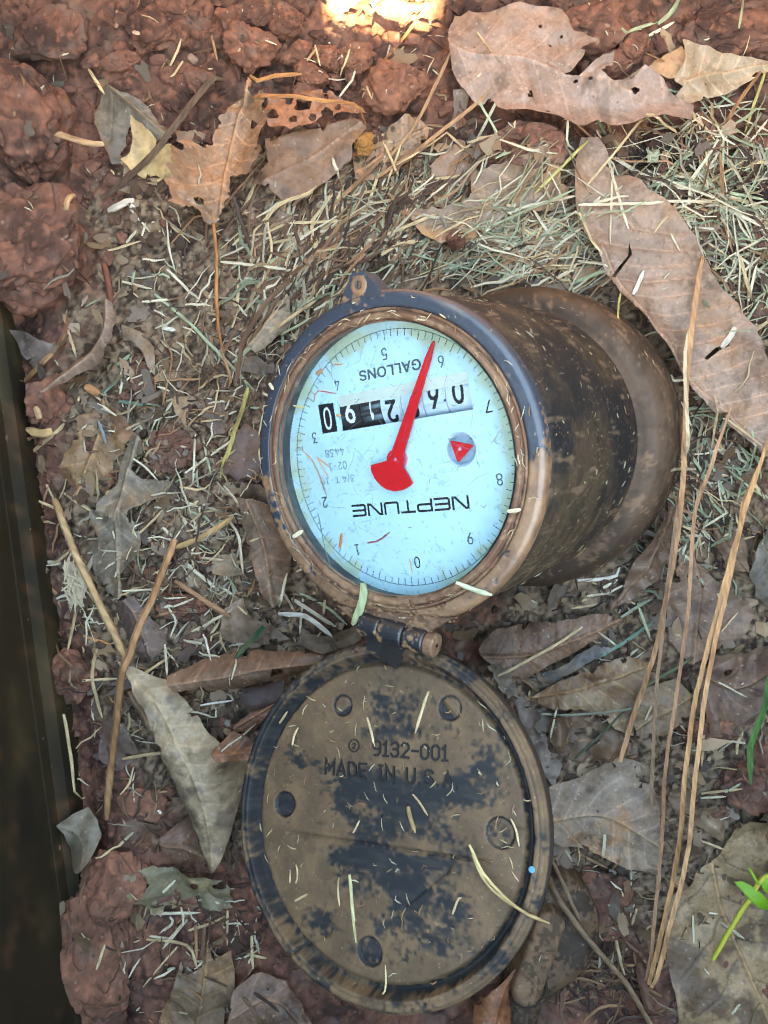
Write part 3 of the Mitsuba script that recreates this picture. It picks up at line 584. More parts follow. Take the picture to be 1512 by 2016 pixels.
q = LF.uv(1047, 1712, 0.0); pv = ICO[2][0] * [0.0009, 0.0009, 0.0002]
put(child(lid, 'paint_spot'), LF.mesh((pv + [q[0], q[1], 0.0001], ICO[2][1])), 'mat_blue'); tag(lid + '__paint_spot', 'small round blue paint spot on the lid rim')
# lid knuckle web
web0 = lid_uv(757, 1290)
for wx in (732, 819):
    put(child(hinge, 'tab'), slab(hc + hx * along(wx) - LF.n * 0.0012, LF.hit(wx + 2, 1288, -0.0004), 0.0052, 0.004, LF.n), 'mat_grime', lin((38, 40, 42)), smooth=False)
put(child(hinge, 'web'), slab(hc - hx * 0.0005, LF.hit(757, 1300, -0.0005), 0.0085, 0.004, LF.n), 'mat_grime', lin((46, 44, 42)), smooth=False)

# fine scratches in the glass
rs = np.random.default_rng(4); parts = []
for k in range(150):
    rr_ = .039 * rs.random() ** .5; a_ = rs.random() * 6.28; p0 = np.array([rr_ * math.cos(a_), rr_ * math.sin(a_)]); an = rs.normal(.2, .9); L = .0008 + .0055 * rs.random() ** 2.5; d0 = np.array([math.cos(an), math.sin(an)]) * L
    parts.append(tube(RF.w(np.array([[*(p0 - d0), -.0010], [*(p0 + rs.normal(0, .0003, 2)), -.00098], [*(p0 + d0), -.0010]])), np.array([.3, 1, .3]) * rs.uniform(.00003, .00007), 3, .5, RF.n))
put(child(meter + '__glass', 'scratches'), join(parts), 'mat_faint_ink', smooth=False); tag(meter + '__glass__scratches', kind='stuff')

# crumbs of mud lying on the foot of the ring
rs = np.random.default_rng(6); parts = []
for k in range(110):
    an = math.atan2(lo_d[1], lo_d[0]) + rs.normal(0, .32); rr_ = rs.uniform(.0425, .0525); s_ = rs.uniform(.0002, .0009) * (1 if rr_ > .043 else .6); v, f = ICO[1]
    parts.append((RF.w(v * (1 + .5 * (meshkit.noise(v * 2 + k, k) - .5))[:, None] * s_ * [1, .8, .7] + [rr_ * math.cos(an), rr_ * math.sin(an), .0010 + .0002 * (rr_ > .0455)]), f))
m_ = join(parts); put(child(meter, 'mud_crumbs'), m_, 'mat_soil', mixc(lin((104, 78, 56)), lin((150, 120, 90)), meshkit.noise(m_[0] * 700, 2)), smooth=False); tag(meter + '__mud_crumbs', kind='stuff')
# ------------------------------------------------------------------ clods, leaves, straws
def clod(px, py, rx, ry, rot=0.0, flat=0.7, warm=0.0, seed=0, label=None, group=None, rough=0.32, sub=None, sink=0.18, tint=None, name='soil_clod'):
    z = float(sample(H, *at(px, py, 0.0)[:2])); k = pxm(z); big = max(rx, ry) * k
    sub = sub or (5 if big > 0.0155 else 4 if big > 0.005 else 3)
    v, f = ICO[sub]; s = seed * 3.7 + 1
    n1 = meshkit.fbm(v * 1.25 + s, 3, seed); n2 = meshkit.fbm(v * 3.6 + s, 3, seed + 9); n3 = meshkit.fbm(v * 9 + s, 3, seed + 5)
    cr = np.abs(meshkit.fbm(v * 2.6 + s + 4, 2, seed + 3) - 0.5) * 2
    fd = np.random.default_rng(seed + 50).normal(size=(9, 3)); fd /= np.linalg.norm(fd, axis=1, keepdims=True)
    for k_, q_ in enumerate(fd):
        over_ = v @ q_ - (0.62 + 0.22 * ((k_ * 37 + seed) % 10) / 10); v = v - np.maximum(over_, 0)[:, None] * q_ * 0.85
    d = 1 + rough * 2.6 * (n1 - 0.5) + (0.45 if big > 0.014 else 1.2) * rough * (n2 - 0.5) + (0.035 if big > 0.014 else 0.07) * 1.5 * (n3 - 0.5) - 0.14 * sst(0.10, 0.0, cr)
    v = v * d[:, None] * [rx * k, ry * k, flat * min(rx, ry) * k]
    c, s_ = math.cos(rot), math.sin(rot); v = v @ np.array([[c, s_, 0], [-s_, c, 0], [0, 0, 1]])
    h = flat * min(rx, ry) * k
    p0 = at(px, py, z + h * 0.5); p0[2] = float(sample(gaussian_filter(H[::1, ::1], 2), p0[0], p0[1])) + h * (1 - 2 * sink)
    v = v + p0
    col = soil_color(v, warm)
    if tint is not None: col = mixc(col, np.asarray(tint), 0.75 * np.ones(len(v)))* (0.8 + 0.4 * fb(v, 900, 2, seed))[:, None]
    key = put(numbered(name), (v, f), 'mat_soil', col); tag(key, label, 'stone' if name == 'stone' else 'clod', group)
    raise_map(v); return key

def leaf(px, col, label, col2=None, mid=None, curl=0.0, tilt=(0, 0), lift=0.0, holes=(), vein=0.8, rag=0.6, seed=0, wave=0.0030, spots=0.0, blur=6.0, name='leaf', step=0.0006, vsp=0.008, patch=0.55, z=None, cat='leaf', crumple=0.0, mat='mat_leaf', vcol=1.35, group=None, speck=0.5):
    P = np.asarray(px, float); c = P.mean(0)
    zc = float(np.percentile(sample(H, *np.array([at(a, b, 0)[:2] for a, b in P]).T), 60)) + 0.002 + lift if z is None else z
    w = np.array([at(a, b, zc)[:2] for a, b in P])
    w = resample(w, 0.0005, True)
    q = np.c_[w, np.zeros(len(w))]
    w = w + rag * 0.0022 * np.stack([fb(q, 420, 3, seed + 1) - 0.5, fb(q, 420, 3, seed + 2) - 0.5], 1) + rag * 0.0026 * np.stack([fb(q, 130, 2, seed + 3) - 0.5, fb(q, 130, 2, seed + 4) - 0.5], 1)
    poly = sg.Polygon(w).buffer(0)
    for hq in holes:
        if len(hq) == 3:
            hp = at(hq[0], hq[1], zc)[:2]; t = np.linspace(0, 2 * np.pi, 14, endpoint=False); rr = hq[2] * pxm(zc) * (1 + 0.5 * (np.random.default_rng(int(seed + hq[0])).random(14) - 0.5))
            poly = poly.difference(sg.Polygon(np.c_[hp[0] + rr * np.cos(t), hp[1] + rr * np.sin(t)]))
        else: poly = poly.difference(sg.Polygon([at(a, b, zc)[:2] for a, b in hq]).buffer(0))
    rb = np.random.default_rng(seed + 900); ar_ = poly.area; nb = int(min(9, 1 + ar_ / 1.2e-4) * min(1.0, rag))
    for k_ in range(nb):                                # bites and tears at the edge, worm holes inside
        bp_ = poly.exterior.interpolate(rb.random(), normalized=True) if not hasattr(poly, 'geoms') else None
        if bp_ is None: break
        t = np.linspace(0, 2 * np.pi, 12, endpoint=False); s0 = rb.uniform(.0006, .0022) * (1 if ar_ > 2e-4 else .6); rr = s0 * rb.uniform(.5, 1.3, 12); an_ = rb.uniform(0, 3.14); el = rb.uniform(.5, 1.6)
        ex_, ey_ = el * rr * np.cos(t), rr * np.sin(t) / el
        poly = poly.difference(sg.Polygon(np.c_[bp_.x + ex_ * math.cos(an_) - ey_ * math.sin(an_), bp_.y + ex_ * math.sin(an_) + ey_ * math.cos(an_)]).buffer(0))
        if hasattr(poly, 'geoms'): poly = max(poly.geoms, key=lambda g: g.area)
    for k_ in range(int(nb * 0.7)):
        x0_, y0_, x1_, y1_ = poly.bounds; hp = rb.uniform([x0_, y0_], [x1_, y1_]); t = np.linspace(0, 2 * np.pi, 9, endpoint=False); rr = rb.uniform(.0002, .0006) * rb.uniform(.6, 1.3, 9)
        if poly.buffer(-.002).contains(sg.Point(*hp)): poly = poly.difference(sg.Polygon(np.c_[hp[0] + rr * np.cos(t), hp[1] + rr * np.sin(t)]))
    if hasattr(poly, 'geoms'): poly = max(poly.geoms, key=lambda g: g.area)
    if sum(poly.area for _ in (0,)) < 1.2e-4: step = min(step, 0.0005)
    P2, tri = mesh_polygon(poly, step, seed)
    x, y = P2[:, 0], P2[:, 1]; q = np.c_[P2, np.zeros(len(P2))]
    b = gaussian_filter(H, blur); B = sample(b, x, y); off = np.clip(np.percentile(sample(H, x, y) - B, 88), 0.0, 0.006)
    zz = B + off + 0.0016 + lift
    if z is not None: zz = np.full(len(x), z) + 0 * B
    cw = at(*c, zc)
    zz = zz + (x - cw[0]) * tilt[0] + (y - cw[1]) * tilt[1]
    zz = zz + wave * 2 * (fb(q, 70, 2, seed + 11) - 0.5) + 0.0012 * (fb(q, 230, 3, seed + 12) - 0.5) + crumple * 2 * (np.abs(fb(q, 110, 2, seed + 13) - 0.5) * 2 - 0.3)
    de = shapely.distance(poly.boundary, shapely.points(x, y)); zz = zz + 0.016 * np.clip(fb(q, 62, 2, seed + 16) - 0.46, -0.1, 1) * np.exp(-de / 0.005)
    v_amt = np.zeros(len(x)); mid_amt = np.zeros(len(x))
    if mid is not None:
        M = spline([at(a, b_, zc)[:2] for a, b_ in mid], 40)
        L = sg.LineString(M); pts = shapely.points(x, y)
        dm = shapely.distance(L, pts); sm = shapely.line_locate_point(L, pts)
        # which side of the midrib
        T_ = np.gradient(M, axis=0); seg = np.clip((sm / max(L.length, 1e-9) * 39).astype(int), 0, 39)
        side = np.sign(T_[seg, 0] * (y - M[seg, 1]) - T_[seg, 1] * (x - M[seg, 0]))
        dmx = np.percentile(dm, 96)
        zz = zz - curl * (dm / dmx) ** 2 + max(curl, 0)
        mid_amt = np.exp(-(dm / 0.00055) ** 2)
        # side veins leave at about 50 degrees and bend forward
        ph = (sm - dm * 0.75 + 0.6 * dm * dm / max(dmx, 1e-6) * 0.3) / vsp + side * 0.23 + 0.25 * (fb(q, 90, 2, seed + 14) - 0.5)
        fr = np.abs(ph - np.round(ph)) * vsp
        v_amt = np.exp(-(fr / 0.00034) ** 2) * sst(dmx * 1.15, dmx * 0.5, dm)
        net = np.abs(fb(q, 480, 2, seed + 15) - 0.5) * 2; v_amt = np.maximum(v_amt, 0.45 * sst(0.09, 0.0, net))
        zz = zz + 0.0010 * mid_amt * vein * 1.5 - 0.00045 * v_amt * vein
        zz = zz + 0.00035 * vein * np.sin(ph * 2 * np.pi) * sst(0.0, 0.5 * dmx, dm)
    th = 0.00022
    top = np.c_[x, y, zz]; bot = np.c_[x, y, zz - th]
    sv, sf = shell(top, bot, tri)
    grey = lambda q_: (lambda l_: np.array([1.07, 1.0, 0.82]) * (0.78 * l_ + 0.22 * np.dot(l_, [.3, .55, .15])))(lin(q_))
    base = grey(col)
    n1 = fb(q, 75, 4, seed + 21); n2 = fb(q, 330, 3, seed + 22); n3 = fb(q, 1300, 2, seed + 23)
    base = base * 1.12; cc = mixc(base * 0.74, base * 1.15, sst(0.3, 0.7, n1 * 0.6 + n2 * 0.4))
    if col2 is not None: cc = mixc(cc, grey(col2), sst(patch - 0.07, patch + 0.09, n1 + 0.3 * (n2 - 0.5)) * 0.9)
    cc = cc * (0.84 + 0.32 * n3)[:, None]
    cc = mixc(cc, cc * 0.55, 0.75 * sst(0.60, 0.74, fb(q, 150, 4, seed + 26))); cc = mixc(cc, cc * 0.6, 0.6 * sst(0.62, 0.70, fb(q, 620, 3, seed + 27)))
    cc = mixc(cc, cc * (1.75 if vcol > 1 else vcol * .8), np.clip(0.95 * v_amt * vein, 0, 1)); cc = mixc(cc, cc * 1.7 * np.array([1.05, 1, .9]), 0.7 * mid_amt * vein)
    if spots: cc = mixc(cc, cc * 0.22, 0.9 * sst(0.80 - 0.14 * spots, 0.86 - 0.14 * spots, fb(q, 520, 2, seed + 24)))
    cc = mixc(cc, lin((214, 196, 170)), speck * (meshkit.noise(q * 1500, seed) > 0.955))
    key = put(numbered(name), (sv, sf), mat, np.vstack([cc, cc * 0.9])); tag(key, label, cat, group)
    raise_map(top); return key

def rest_line(pts, r, stiff=0.75):
    """Heights of a straw lying over the pile: between the upper hull and the drape."""
    s = np.r_[0, np.cumsum(np.linalg.norm(np.diff(pts, axis=0), axis=1))]
    h = sample(H, pts[:, 0], pts[:, 1]) + r
    hull = []
    for i_ in range(len(s)):
        while len(hull) >= 2 and (h[hull[-1]] - h[hull[-2]]) * (s[i_] - s[hull[-2]]) <= (h[i_] - h[hull[-2]]) * (s[hull[-1]] - s[hull[-2]]): hull.pop()
        hull.append(i_)
    return stiff * np.interp(s, s[hull], h[hull]) + (1 - stiff) * gaussian_filter(h, 3) + 0.0002
def straw_mesh(px, w, stiff=0.75, lift=0.0, flat=0.45, taper=(0.75, 0.35), z=None, frame=None, sides=6, n=None, kink=0.0):
    sides = 5 if sides == 6 else sides
    """px may be photo points on the pile, or on a plane of a frame."""
    P = spline(px, n or 0 or max(6, int(np.linalg.norm(np.diff(np.asarray(px, float), axis=0), axis=1).sum() / 14)))
    if len(P) > 5:
        ps = np.c_[P / 34.0, np.zeros(len(P))]; P = P + min(1.8, w * .22) * 2 * np.stack([meshkit.fbm(ps, 2, 7) - .5, meshkit.fbm(ps + 9, 2, 8) - .5], 1)
    if frame is not None:
        fr, c = frame; path = np.array([fr.hit(a, b, c) for a, b in P]); up = fr.n
    else:
        zz = np.zeros(len(P))
        for _ in range(3):
            xy = np.array([at(a, b, h)[:2] for (a, b), h in zip(P, zz)]); zz = rest_line(xy, w * 0.5 * pxm(0) * flat, stiff) + lift if z is None else np.full(len(P), z)
        path = np.c_[xy, zz]; up = None
    t = np.linspace(0, 1, len(P)); r = 0.5 * w * pxm(path[0, 2]) * np.minimum(1, np.minimum(taper[0] + t * 6, taper[1] + (1 - t) * 5))
    m = tube(path, r, sides, flat, up)
    return m, path
PAL = {'s': (206, 184, 140), 'p': (214, 206, 176), 'g': (166, 178, 142), 'w': (226, 222, 204), 't': (166, 128, 92), 'b': (120, 92, 70), 'k': (84, 66, 54), 'd': (72, 102, 56), 'o': (190, 136, 84), 'y': (188, 182, 110), 'B': (110, 138, 118)}
def straw_color(m, c, seed, streak=True):
    v = m[0]; base = 1.15 * lin(PAL[c] if isinstance(c, str) else c); n = fb(v, 260, 3, seed)
    cc = mixc(base * 0.78, base * 1.08, sst(0.3, 0.7, n)); cc = mixc(cc, lin((120, 92, 66)), 0.5 * sst(0.6, 0.72, fb(v, 500, 3, seed + 1))); cc = mixc(cc, cc * [0.62, 0.55, 0.5], 0.8 * sst(0.52, 0.68, fb(v, 70, 2, seed + 2)))
    return cc * (0.86 + 0.28 * (np.arange(len(v)) % 2))[:, None]
def straw(px, w, c, label, group=None, name='grass_blade', cat='grass blade', seed=0, **kw):
    m, path = straw_mesh(px, w, **kw)
    key = put(numbered(name), m, 'mat_litter', straw_color(m, c, seed), smooth=False); tag(key, label, cat, group)
    if kw.get('frame') is None: raise_map(path + [0, 0, w * 0.25 * pxm(0) * kw.get('flat', 0.45)])
    return key
# ------------------------------------------------------------------ the litter, piece by piece
def z2(l, ox, oy): return [(ox + a / 2, oy + b / 2) for a, b in l]
def A_(l): return z2(l, 0, 0)
def B_(l): return z2(l, 756, 0)
def C_(l): return z2(l, 0, 504)
def D_(l): return z2(l, 756, 504)
def E_(l): return z2(l, 0, 1008)
def F_(l): return z2(l, 756, 1008)
def G_(l): return z2(l, 0, 1512)
def H_(l): return z2(l, 756, 1512)

# crumbs of soil first (nobody could count them)
rng = np.random.default_rng(5)
def lumps(n, px_lo, px_hi, region, seed):
    r_ = np.random.default_rng(seed); parts, cols = [], []
    vs = []
    for k in range(10):
        hull = trimesh.Trimesh(r_.normal(size=(15, 3)) * 0.62).convex_hull if False else trimesh.convex.convex_hull(np.array([q_ / np.linalg.norm(q_) * r_.uniform(.7, 1.15) for q_ in r_.normal(size=(16, 3))]))
        v, f = trimesh.remesh.subdivide(np.array(hull.vertices), np.array(hull.faces)); vs.append((v * (1 + 0.30 * (meshkit.fbm(v * 2.6 + k * 3.3, 2, k) - 0.5))[:, None], f))
    for k in range(n):
        px, py = region(r_); s = px_lo + (px_hi - px_lo) * r_.random() ** 2.2
        p0 = at(px, py, 0.003); p0[2] = float(sample(H, p0[0], p0[1])) + 0.1 * s * pxm(0)
        v, f = vs[k % 10]; a_ = r_.random() * 6.28; c, s_ = math.cos(a_), math.sin(a_)
        v = (v * [1, 0.65 + 0.35 * r_.random(), 0.7]) @ np.array([[c, s_, 0], [-s_, c, 0], [0, 0, 1]]) * 0.5 * s * pxm(0) + p0
        parts.append((v, f)); cols.append(np.full(len(v), r_.random()))
    m = join(parts); t = np.concatenate(cols)
    cc = soil_color(m[0]); dk = duff(m[0][:, 0], m[0][:, 1]); cc = mixc(cc, lin((96, 80, 66)), 0.75 * dk)
    return m, cc * (0.72 + 0.5 * t)[:, None]
def reg_all(r_):
    while True:
        px, py = r_.uniform(-30, 1540), r_.uniform(-30, 2040)
        if not (px < 165 and 130 < py < 620) and not (px < 290 and 1690 < py): return px, py
def reg_top(r_): return r_.uniform(100, 1540), r_.uniform(-20, 430) ** 1.0
m_, c_ = lumps(1900, 8, 26, reg_all, 11)
def reg_wall(r_):
    t = r_.random(); return 5 + 125 * t + r_.normal(0, 14), 680 + 1000 * t
m3, c3 = lumps(160, 5, 18, reg_wall, 13)
m2, c2 = lumps(900, 14, 46, reg_top, 12)
put('soil_crumbs', join([m_, m2, m3]), 'mat_soil', np.vstack([c_, c2, c3]), smooth=False); tag('soil_crumbs', 'loose crumbs of red soil strewn over the pit floor', 'soil crumbs', kind='stuff')

clod(52, 262, 100, 135, 0.2, 0.85, 0, 1, 'big dark red clay lump at the left edge, upper of two', rough=.34)
clod(62, 502, 104, 126, -0.2, 0.9, 0.1, 2, 'big red clay lump at the left edge, just above the box wall', rough=.36)
clod(20, 395, 80, 90, 0, .7, 0, 3, 'red clay lump wedged between the two big lumps at the left edge', rough=.34)
clod(95, 70, 70, 55, .3, .7, 0, 4, 'dark soil lump in the top left corner')
clod(232, 118, 44, 23, .05, .6, .1, 5, 'flat reddish stone lying in the upper left soil', rough=.2, name='stone')
clod(492, 92, 46, 44, .4, .9, .35, 6, 'knobbly orange clod standing up at top left of centre', rough=.5)
clod(455, 55, 30, 42, .2, .7, .15, 7, 'upright red clod left of the knobbly orange clod')
clod(352, 70, 24, 32, 0, .7, 0, 8, 'small upright clod between the dark corner and the orange clod')
clod(395, 158, 32, 30, 0, .7, .1, 9, 'red clod below the knobbly orange clod, beside the long twig')
clod(300, 60, 55, 50, 0, .5, 0, 10, 'broad flat dark clod at the top edge, left')
clod(585, 108, 34, 24, .2, .8, .3, 11, 'smooth orange pebble-like clod left of the sunlit patch')
clod(612, 155, 36, 30, -.3, .8, .4, 12, 'orange clod below the sunlit patch, leftmost of the row')
clod(648, 118, 30, 30, 0, .8, .35, 13, 'orange clod just below left of the sunlit patch')
clod(700, 110, 40, 34, .2, .7, .4, 14, 'sun-warmed orange clod right under the sunlit patch')
clod(560, 40, 40, 34, 0, .7, .2, 15, 'red clod at the top edge left of the sunlit patch')
clod(778, 172, 62, 56, .1, .8, .45, 16, 'large bright orange clod left of the big lilac leaf', rough=.3)
clod(505, 20, 45, 28, 0, .6, .1, 17, 'red clod cut by the top edge above the knobbly clod')
clod(600, 165, 26, 20, 0, .7, .3, 18, 'small orange clod above the lacy leaf')
clod(350, 330, 26, 30, 0, .7, 0, 19, 'red clod right of the yellow leaf scraps')
clod(1178, 42, 66, 52, 0, .8, .1, 20, 'large round red clod at the top edge, right of the lilac leaf')
clod(1245, 100, 32, 34, 0, .8, .1, 21, 'round red clod below the large one at the top edge')
clod(1205, 132, 34, 28, .3, .7, .05, 22, 'red clod peeping out at the torn side of the lilac leaf')
clod(1430, 62, 95, 66, -.1, .5, 0, 23, 'broad dark red soil slab in the upper right corner')
clod(1036, 296, 92, 54, .1, 1.15, .08, 24, 'large oblong red clod under the lilac leaf')
clod(1388, 275, 44, 48, 0, .8, 0, 25, 'red clod right of the black hair ball')
clod(1488, 305, 42, 56, 0, .8, 0, 26, 'red clod at the right edge beside the long tan straw')
clod(1385, 420, 50, 36, .2, .7, 0, 27, 'red clod half covered by clippings on the right')
clod(1500, 470, 36, 40, 0, .7, 0, 28, 'red clod at the right edge among the clippings')
clod(1495, 620, 34, 44, 0, .8, 0, 29, 'red clod at the right edge below the big cracked leaf')
clod(283, 748, 26, 50, .35, .7, .1, 30, 'oblong red clay piece lying in the fibre litter left of the meter', rough=.2)
clod(92, 786, 44, 52, -.4, .7, .25, 31, 'red clod at left near the box wall')
clod(332, 888, 58, 50, .4, .7, -.0, 32, 'crumbly grey-red clod left of the meter', rough=.5, tint=lin((128, 98, 84)))
clod(352, 1195, 54, 32, -.1, .8, .15, 33, 'red clod left of the meter foot, between two straws')
clod(142, 1335, 52, 56, .2, .85, .15, 34, 'round red clod against the box wall')
clod(86, 1306, 18, 38, .1, .7, .1, 35, 'thin slab of red clay leaning on the box wall')
clod(445, 1432, 24, 24, 0, .8, .1, 36, 'small round red clod left of the lid')
clod(180, 1860, 104, 130, .2, .6, .3, 37, 'big orange-red clay lump at the lower left', rough=.36)
clod(232, 1735, 58, 62, .3, .7, .3, 38, 'orange-red clay lump at the lower left, on the big one')
clod(150, 1985, 90, 60, 0, .6, .2, 39, 'red clay lump at the bottom edge beside the box wall')
clod(285, 1588, 52, 36, -.3, .7, .2, 40, 'red clod below the rolled grey leaf')
clod(390, 1265, 30, 24, 0, .7, .15, 41, 'small red clod above the rolled brown leaf')
clod(1190, 1775, 70, 70, .2, .5, .0, 42, 'dark red soil lump right of the valve')
clod(1470, 1545, 60, 60, .2, .6, .0, 43, 'dark red clod at the right edge by the green blade')
clod(1390, 1440, 62, 36, .2, .7, .1, 44, 'rusty red clod under the dark leaf on the right')
clod(1500, 1480, 40, 50, 0, .6, 0, 45, 'red clod at the right edge above the lower big leaf')
MARKS = [(100, 330, 'the two big clay lumps'), (260, 270, 'the yellow torn leaf'), (450, 330, 'the tall curled leaf'), (600, 210, 'the lacy leaf'), (760, 40, 'the sunlit patch'), (600, 60, 'the orange clods'), (330, 60, 'the dark soil at the top edge'), (1050, 130, 'the big lilac leaf'), (1370, 150, 'the pale pointed leaf'), (1300, 40, 'the large round clod'), (1300, 292, 'the hair ball'), (1180, 420, 'the upper tip of the cracked leaf'), (1330, 560, 'the middle of the cracked leaf'), (1450, 420, 'the black shiny lumps'), (980, 400, 'the orange-patched leaf'), (620, 480, 'the dry stalks above the lug'), (714, 565, 'the lug of the meter'), (1000, 480, 'the back of the meter'), (480, 700, 'the upper left of the meter'), (470, 930, 'the left flank of the meter'), (560, 1200, 'the foot of the dial'), (170, 700, 'the narrow curled leaf'), (190, 880, 'the tan torn leaf'), (260, 1000, 'the grey lobed leaf'), (290, 750, 'the oblong clay piece'), (250, 450, 'the bare soil patch'), (140, 1150, 'the pale root tuft'), (350, 1195, 'the clod between two stalks'), (140, 1335, 'the clod by the box wall'), (330, 1450, 'the rolled grey leaf'), (500, 1310, 'the rolled brown leaf'), (165, 1635, 'the cupped leaf'), (370, 1760, 'the torn grey-yellow leaf'), (190, 1850, 'the lower left clay lump'), (400, 1930, 'the oak leaf'), (1060, 1240, 'the veined brown leaf'), (1120, 1380, 'the mottled leaf'), (1230, 1180, 'the right foot of the meter'), (1400, 1080, 'the upright needles'), (1480, 1080, 'the pale right-edge leaf'), (1180, 1600, 'the orange-stained leaf'), (1120, 1830, 'the valve'), (1270, 1900, 'the needle sheath'), (1420, 1800, 'the large olive leaf'), (1450, 1420, 'the green blade')]
def near(p): return 'beside ' + min(MARKS, key=lambda q: (q[0] - p[0]) ** 2 + (q[1] - p[1]) ** 2)[2]
rc = np.random.default_rng(77)
for k, (px, py) in enumerate([(165, 95), (205, 180), (270, 190), (330, 150), (420, 120), (180, 330), (215, 350), (255, 345), (300, 20), (410, 20), (540, 130), (520, 180), (660, 165), (690, 160), (130, 430), (175, 470), (240, 470), (330, 440), (1280, 40), (1310, 120), (1350, 160), (870, 300), (1300, 330), (1440, 330), (1380, 350), (250, 780), (180, 880), (400, 1100), (300, 1130), (250, 1380), (380, 1420), (330, 1560), (260, 1690), (200, 1560), (1240, 1900), (1230, 1820), (1190, 1930), (1330, 1980), (1420, 1600), (1250, 1500)]):
    clod(px, py, rc.uniform(12, 22), rc.uniform(10, 18), rc.uniform(0, 3), .75, .12 if py < 200 and px > 380 else 0, 100 + k, 'small red clod ' + near((px, py)), 'small clods scattered over the soil')
clod(1300, 292, 42, 38, .1, .8, 0, 60, None, rough=.18, tint=lin((20, 20, 22)), name='hair_ball'); tag('hair_ball', 'small black fuzzy ball of hair with a pale tuft, under the lilac leaf', 'hair ball')
hk = 'hair_ball'; rg = np.random.default_rng(3); hv = []
hz = float(sample(H, *at(1300, 292, 0)[:2]))
for k in range(420):
    a_ = rg.uniform(0, 6.28); r_ = rg.uniform(0, 1) ** .5; c0 = at(1300 + 40 * r_ * math.cos(a_), 292 + 36 * r_ * math.sin(a_), hz); c0[2] = hz - 0.006 * r_ * r_
    d0 = np.array([math.cos(a_ + rg.uniform(.5, 1.5)), math.sin(a_ + rg.uniform(.5, 1.5)), 0.35]); hv.append(tube(np.array([c0, c0 + d0 * .0022, c0 + d0 * .004 - [0, 0, .0008]]), [.00012, .0001, .00004], 3))
put(child(hk, 'hair'), join(hv), 'mat_litter', lin((26, 27, 30)), smooth=False)
hv = []
for k in range(60):
    c0 = at(1285 + rg.uniform(-10, 10), 318, hz); c0[2] = hz - .001 + rg.uniform(0, .001); e_ = at(1275 + rg.uniform(-6, 22), 296 + rg.uniform(-6, 16), hz); e_[2] = hz + .001
    hv.append(tube(np.array([c0, (c0 + e_) / 2 + [0, 0, .0008], e_]), [.00016, .00014, .00006], 3))
put(child(hk, 'tuft'), join(hv), 'mat_litter', lin((200, 204, 172)), smooth=False); tag(hk + '__tuft', 'pale tuft')

# shreds of rotted leaf, too many to count
r_ = np.random.default_rng(31); parts, cols = [], []
SHRED = [(124, 104, 84), (146, 124, 98), (106, 86, 68), (158, 132, 100), (90, 72, 58), (132, 106, 78), (114, 100, 84)]
while len(parts) < 1900:
    px, py = r_.uniform(-20, 1530), r_.uniform(-20, 2030); p0 = at(px, py, .003)
    if r_.random() > float(duff(np.array([p0[0]]), np.array([p0[1]]))[0]) * 0.95 + 0.06: continue
    n_ = int(r_.integers(9, 15)); t = np.linspace(0, 6.28, n_, endpoint=False) + r_.normal(0, .12, n_); s0 = (4 + 19 * r_.random() ** 2.4) * pxm(0); el = r_.uniform(.6, 1.7); an = r_.random() * 3.14
    rr = r_.uniform(.45, 1.25, n_); x, y = s0 * el * np.cos(t) * rr, s0 / el * np.sin(t) * rr; x, y = x * math.cos(an) - y * math.sin(an), x * math.sin(an) + y * math.cos(an)
    tl = r_.normal(0, .35, 2); cu = r_.normal(0, 40); zz = float(sample(H, p0[0], p0[1])) + r_.uniform(.0004, .002)
    ring = np.c_[p0[0] + x, p0[1] + y, zz + tl[0] * x + tl[1] * y + cu * (x * x + y * y)]; ctr = np.array([[p0[0], p0[1], zz]]); top = np.vstack([ring, ctr])
    tri = np.c_[np.arange(n_), (np.arange(n_) + 1) % n_, np.full(n_, n_)]; parts.append(shell(top, top - [0, 0, .00025], tri))
    cols.append(np.broadcast_to(lin(SHRED[int(r_.integers(7))]) * r_.uniform(.6, 1.15), (2 * (n_ + 1), 3)))
    raise_map(top)
put('leaf_shreds', join(parts), 'mat_leaf', np.vstack(cols), smooth=False); tag('leaf_shreds', 'shreds of rotted brown leaves matted over the soil', 'leaf litter', kind='stuff')

# uncountable short clippings and fibres
r_ = np.random.default_rng(21); parts, cols = [], []
def clip(n, cx_, cy_, sx_, sy_, ang, spread, lo, hi, w, pal, lift=0.0):
    n, hi = int(n * 1.15), hi * 1.35
    for k in range(n):
        px, py = r_.normal(cx_, sx_), r_.normal(cy_, sy_)
        if not (-40 < px < 1550 and -40 < py < 2060): continue
        a_ = r_.normal(ang, spread); L = lo + (hi - lo) * r_.random() ** 1.8; d0 = np.array([math.cos(a_), -math.sin(a_)]) * L / 2; bend = r_.normal(0, .12) * L
        P = np.array([[px - d0[0], py - d0[1]], [px - d0[1] * bend / L, py + d0[0] * bend / L], [px + d0[0], py + d0[1]]])
        if L > 34: P = spline(P, 5) + np.vstack([[0, 0], r_.normal(0, .035 * L, (3, 2)), [0, 0]])
        xy = np.array([at(a, b, 0.004)[:2] for a, b in P]); z = sample(H, xy[:, 0], xy[:, 1]); n_ = len(P)
        line = np.interp(np.arange(n_), [0, (n_ - 1) / 2, n_ - 1], [z[0], max((z[0] + z[-1]) / 2, z[n_ // 2]), z[-1]]); ww = w * r_.uniform(.35, 1.15)
        path = np.c_[xy, np.maximum(line, 0.5 * (line + z)) + 0.0004 + lift + r_.random() * 0.0016]
        m = tube(path, np.interp(np.arange(n_), [0, (n_ - 1) / 2, n_ - 1], [.55, 1, .35]) * .5 * ww * pxm(0), 4, .45); parts.append(m)
        c = lin(PAL[pal[int(r_.integers(len(pal)))]]) * r_.uniform(.4, 1.15); cols.append(np.broadcast_to(c, (len(m[0]), 3)))
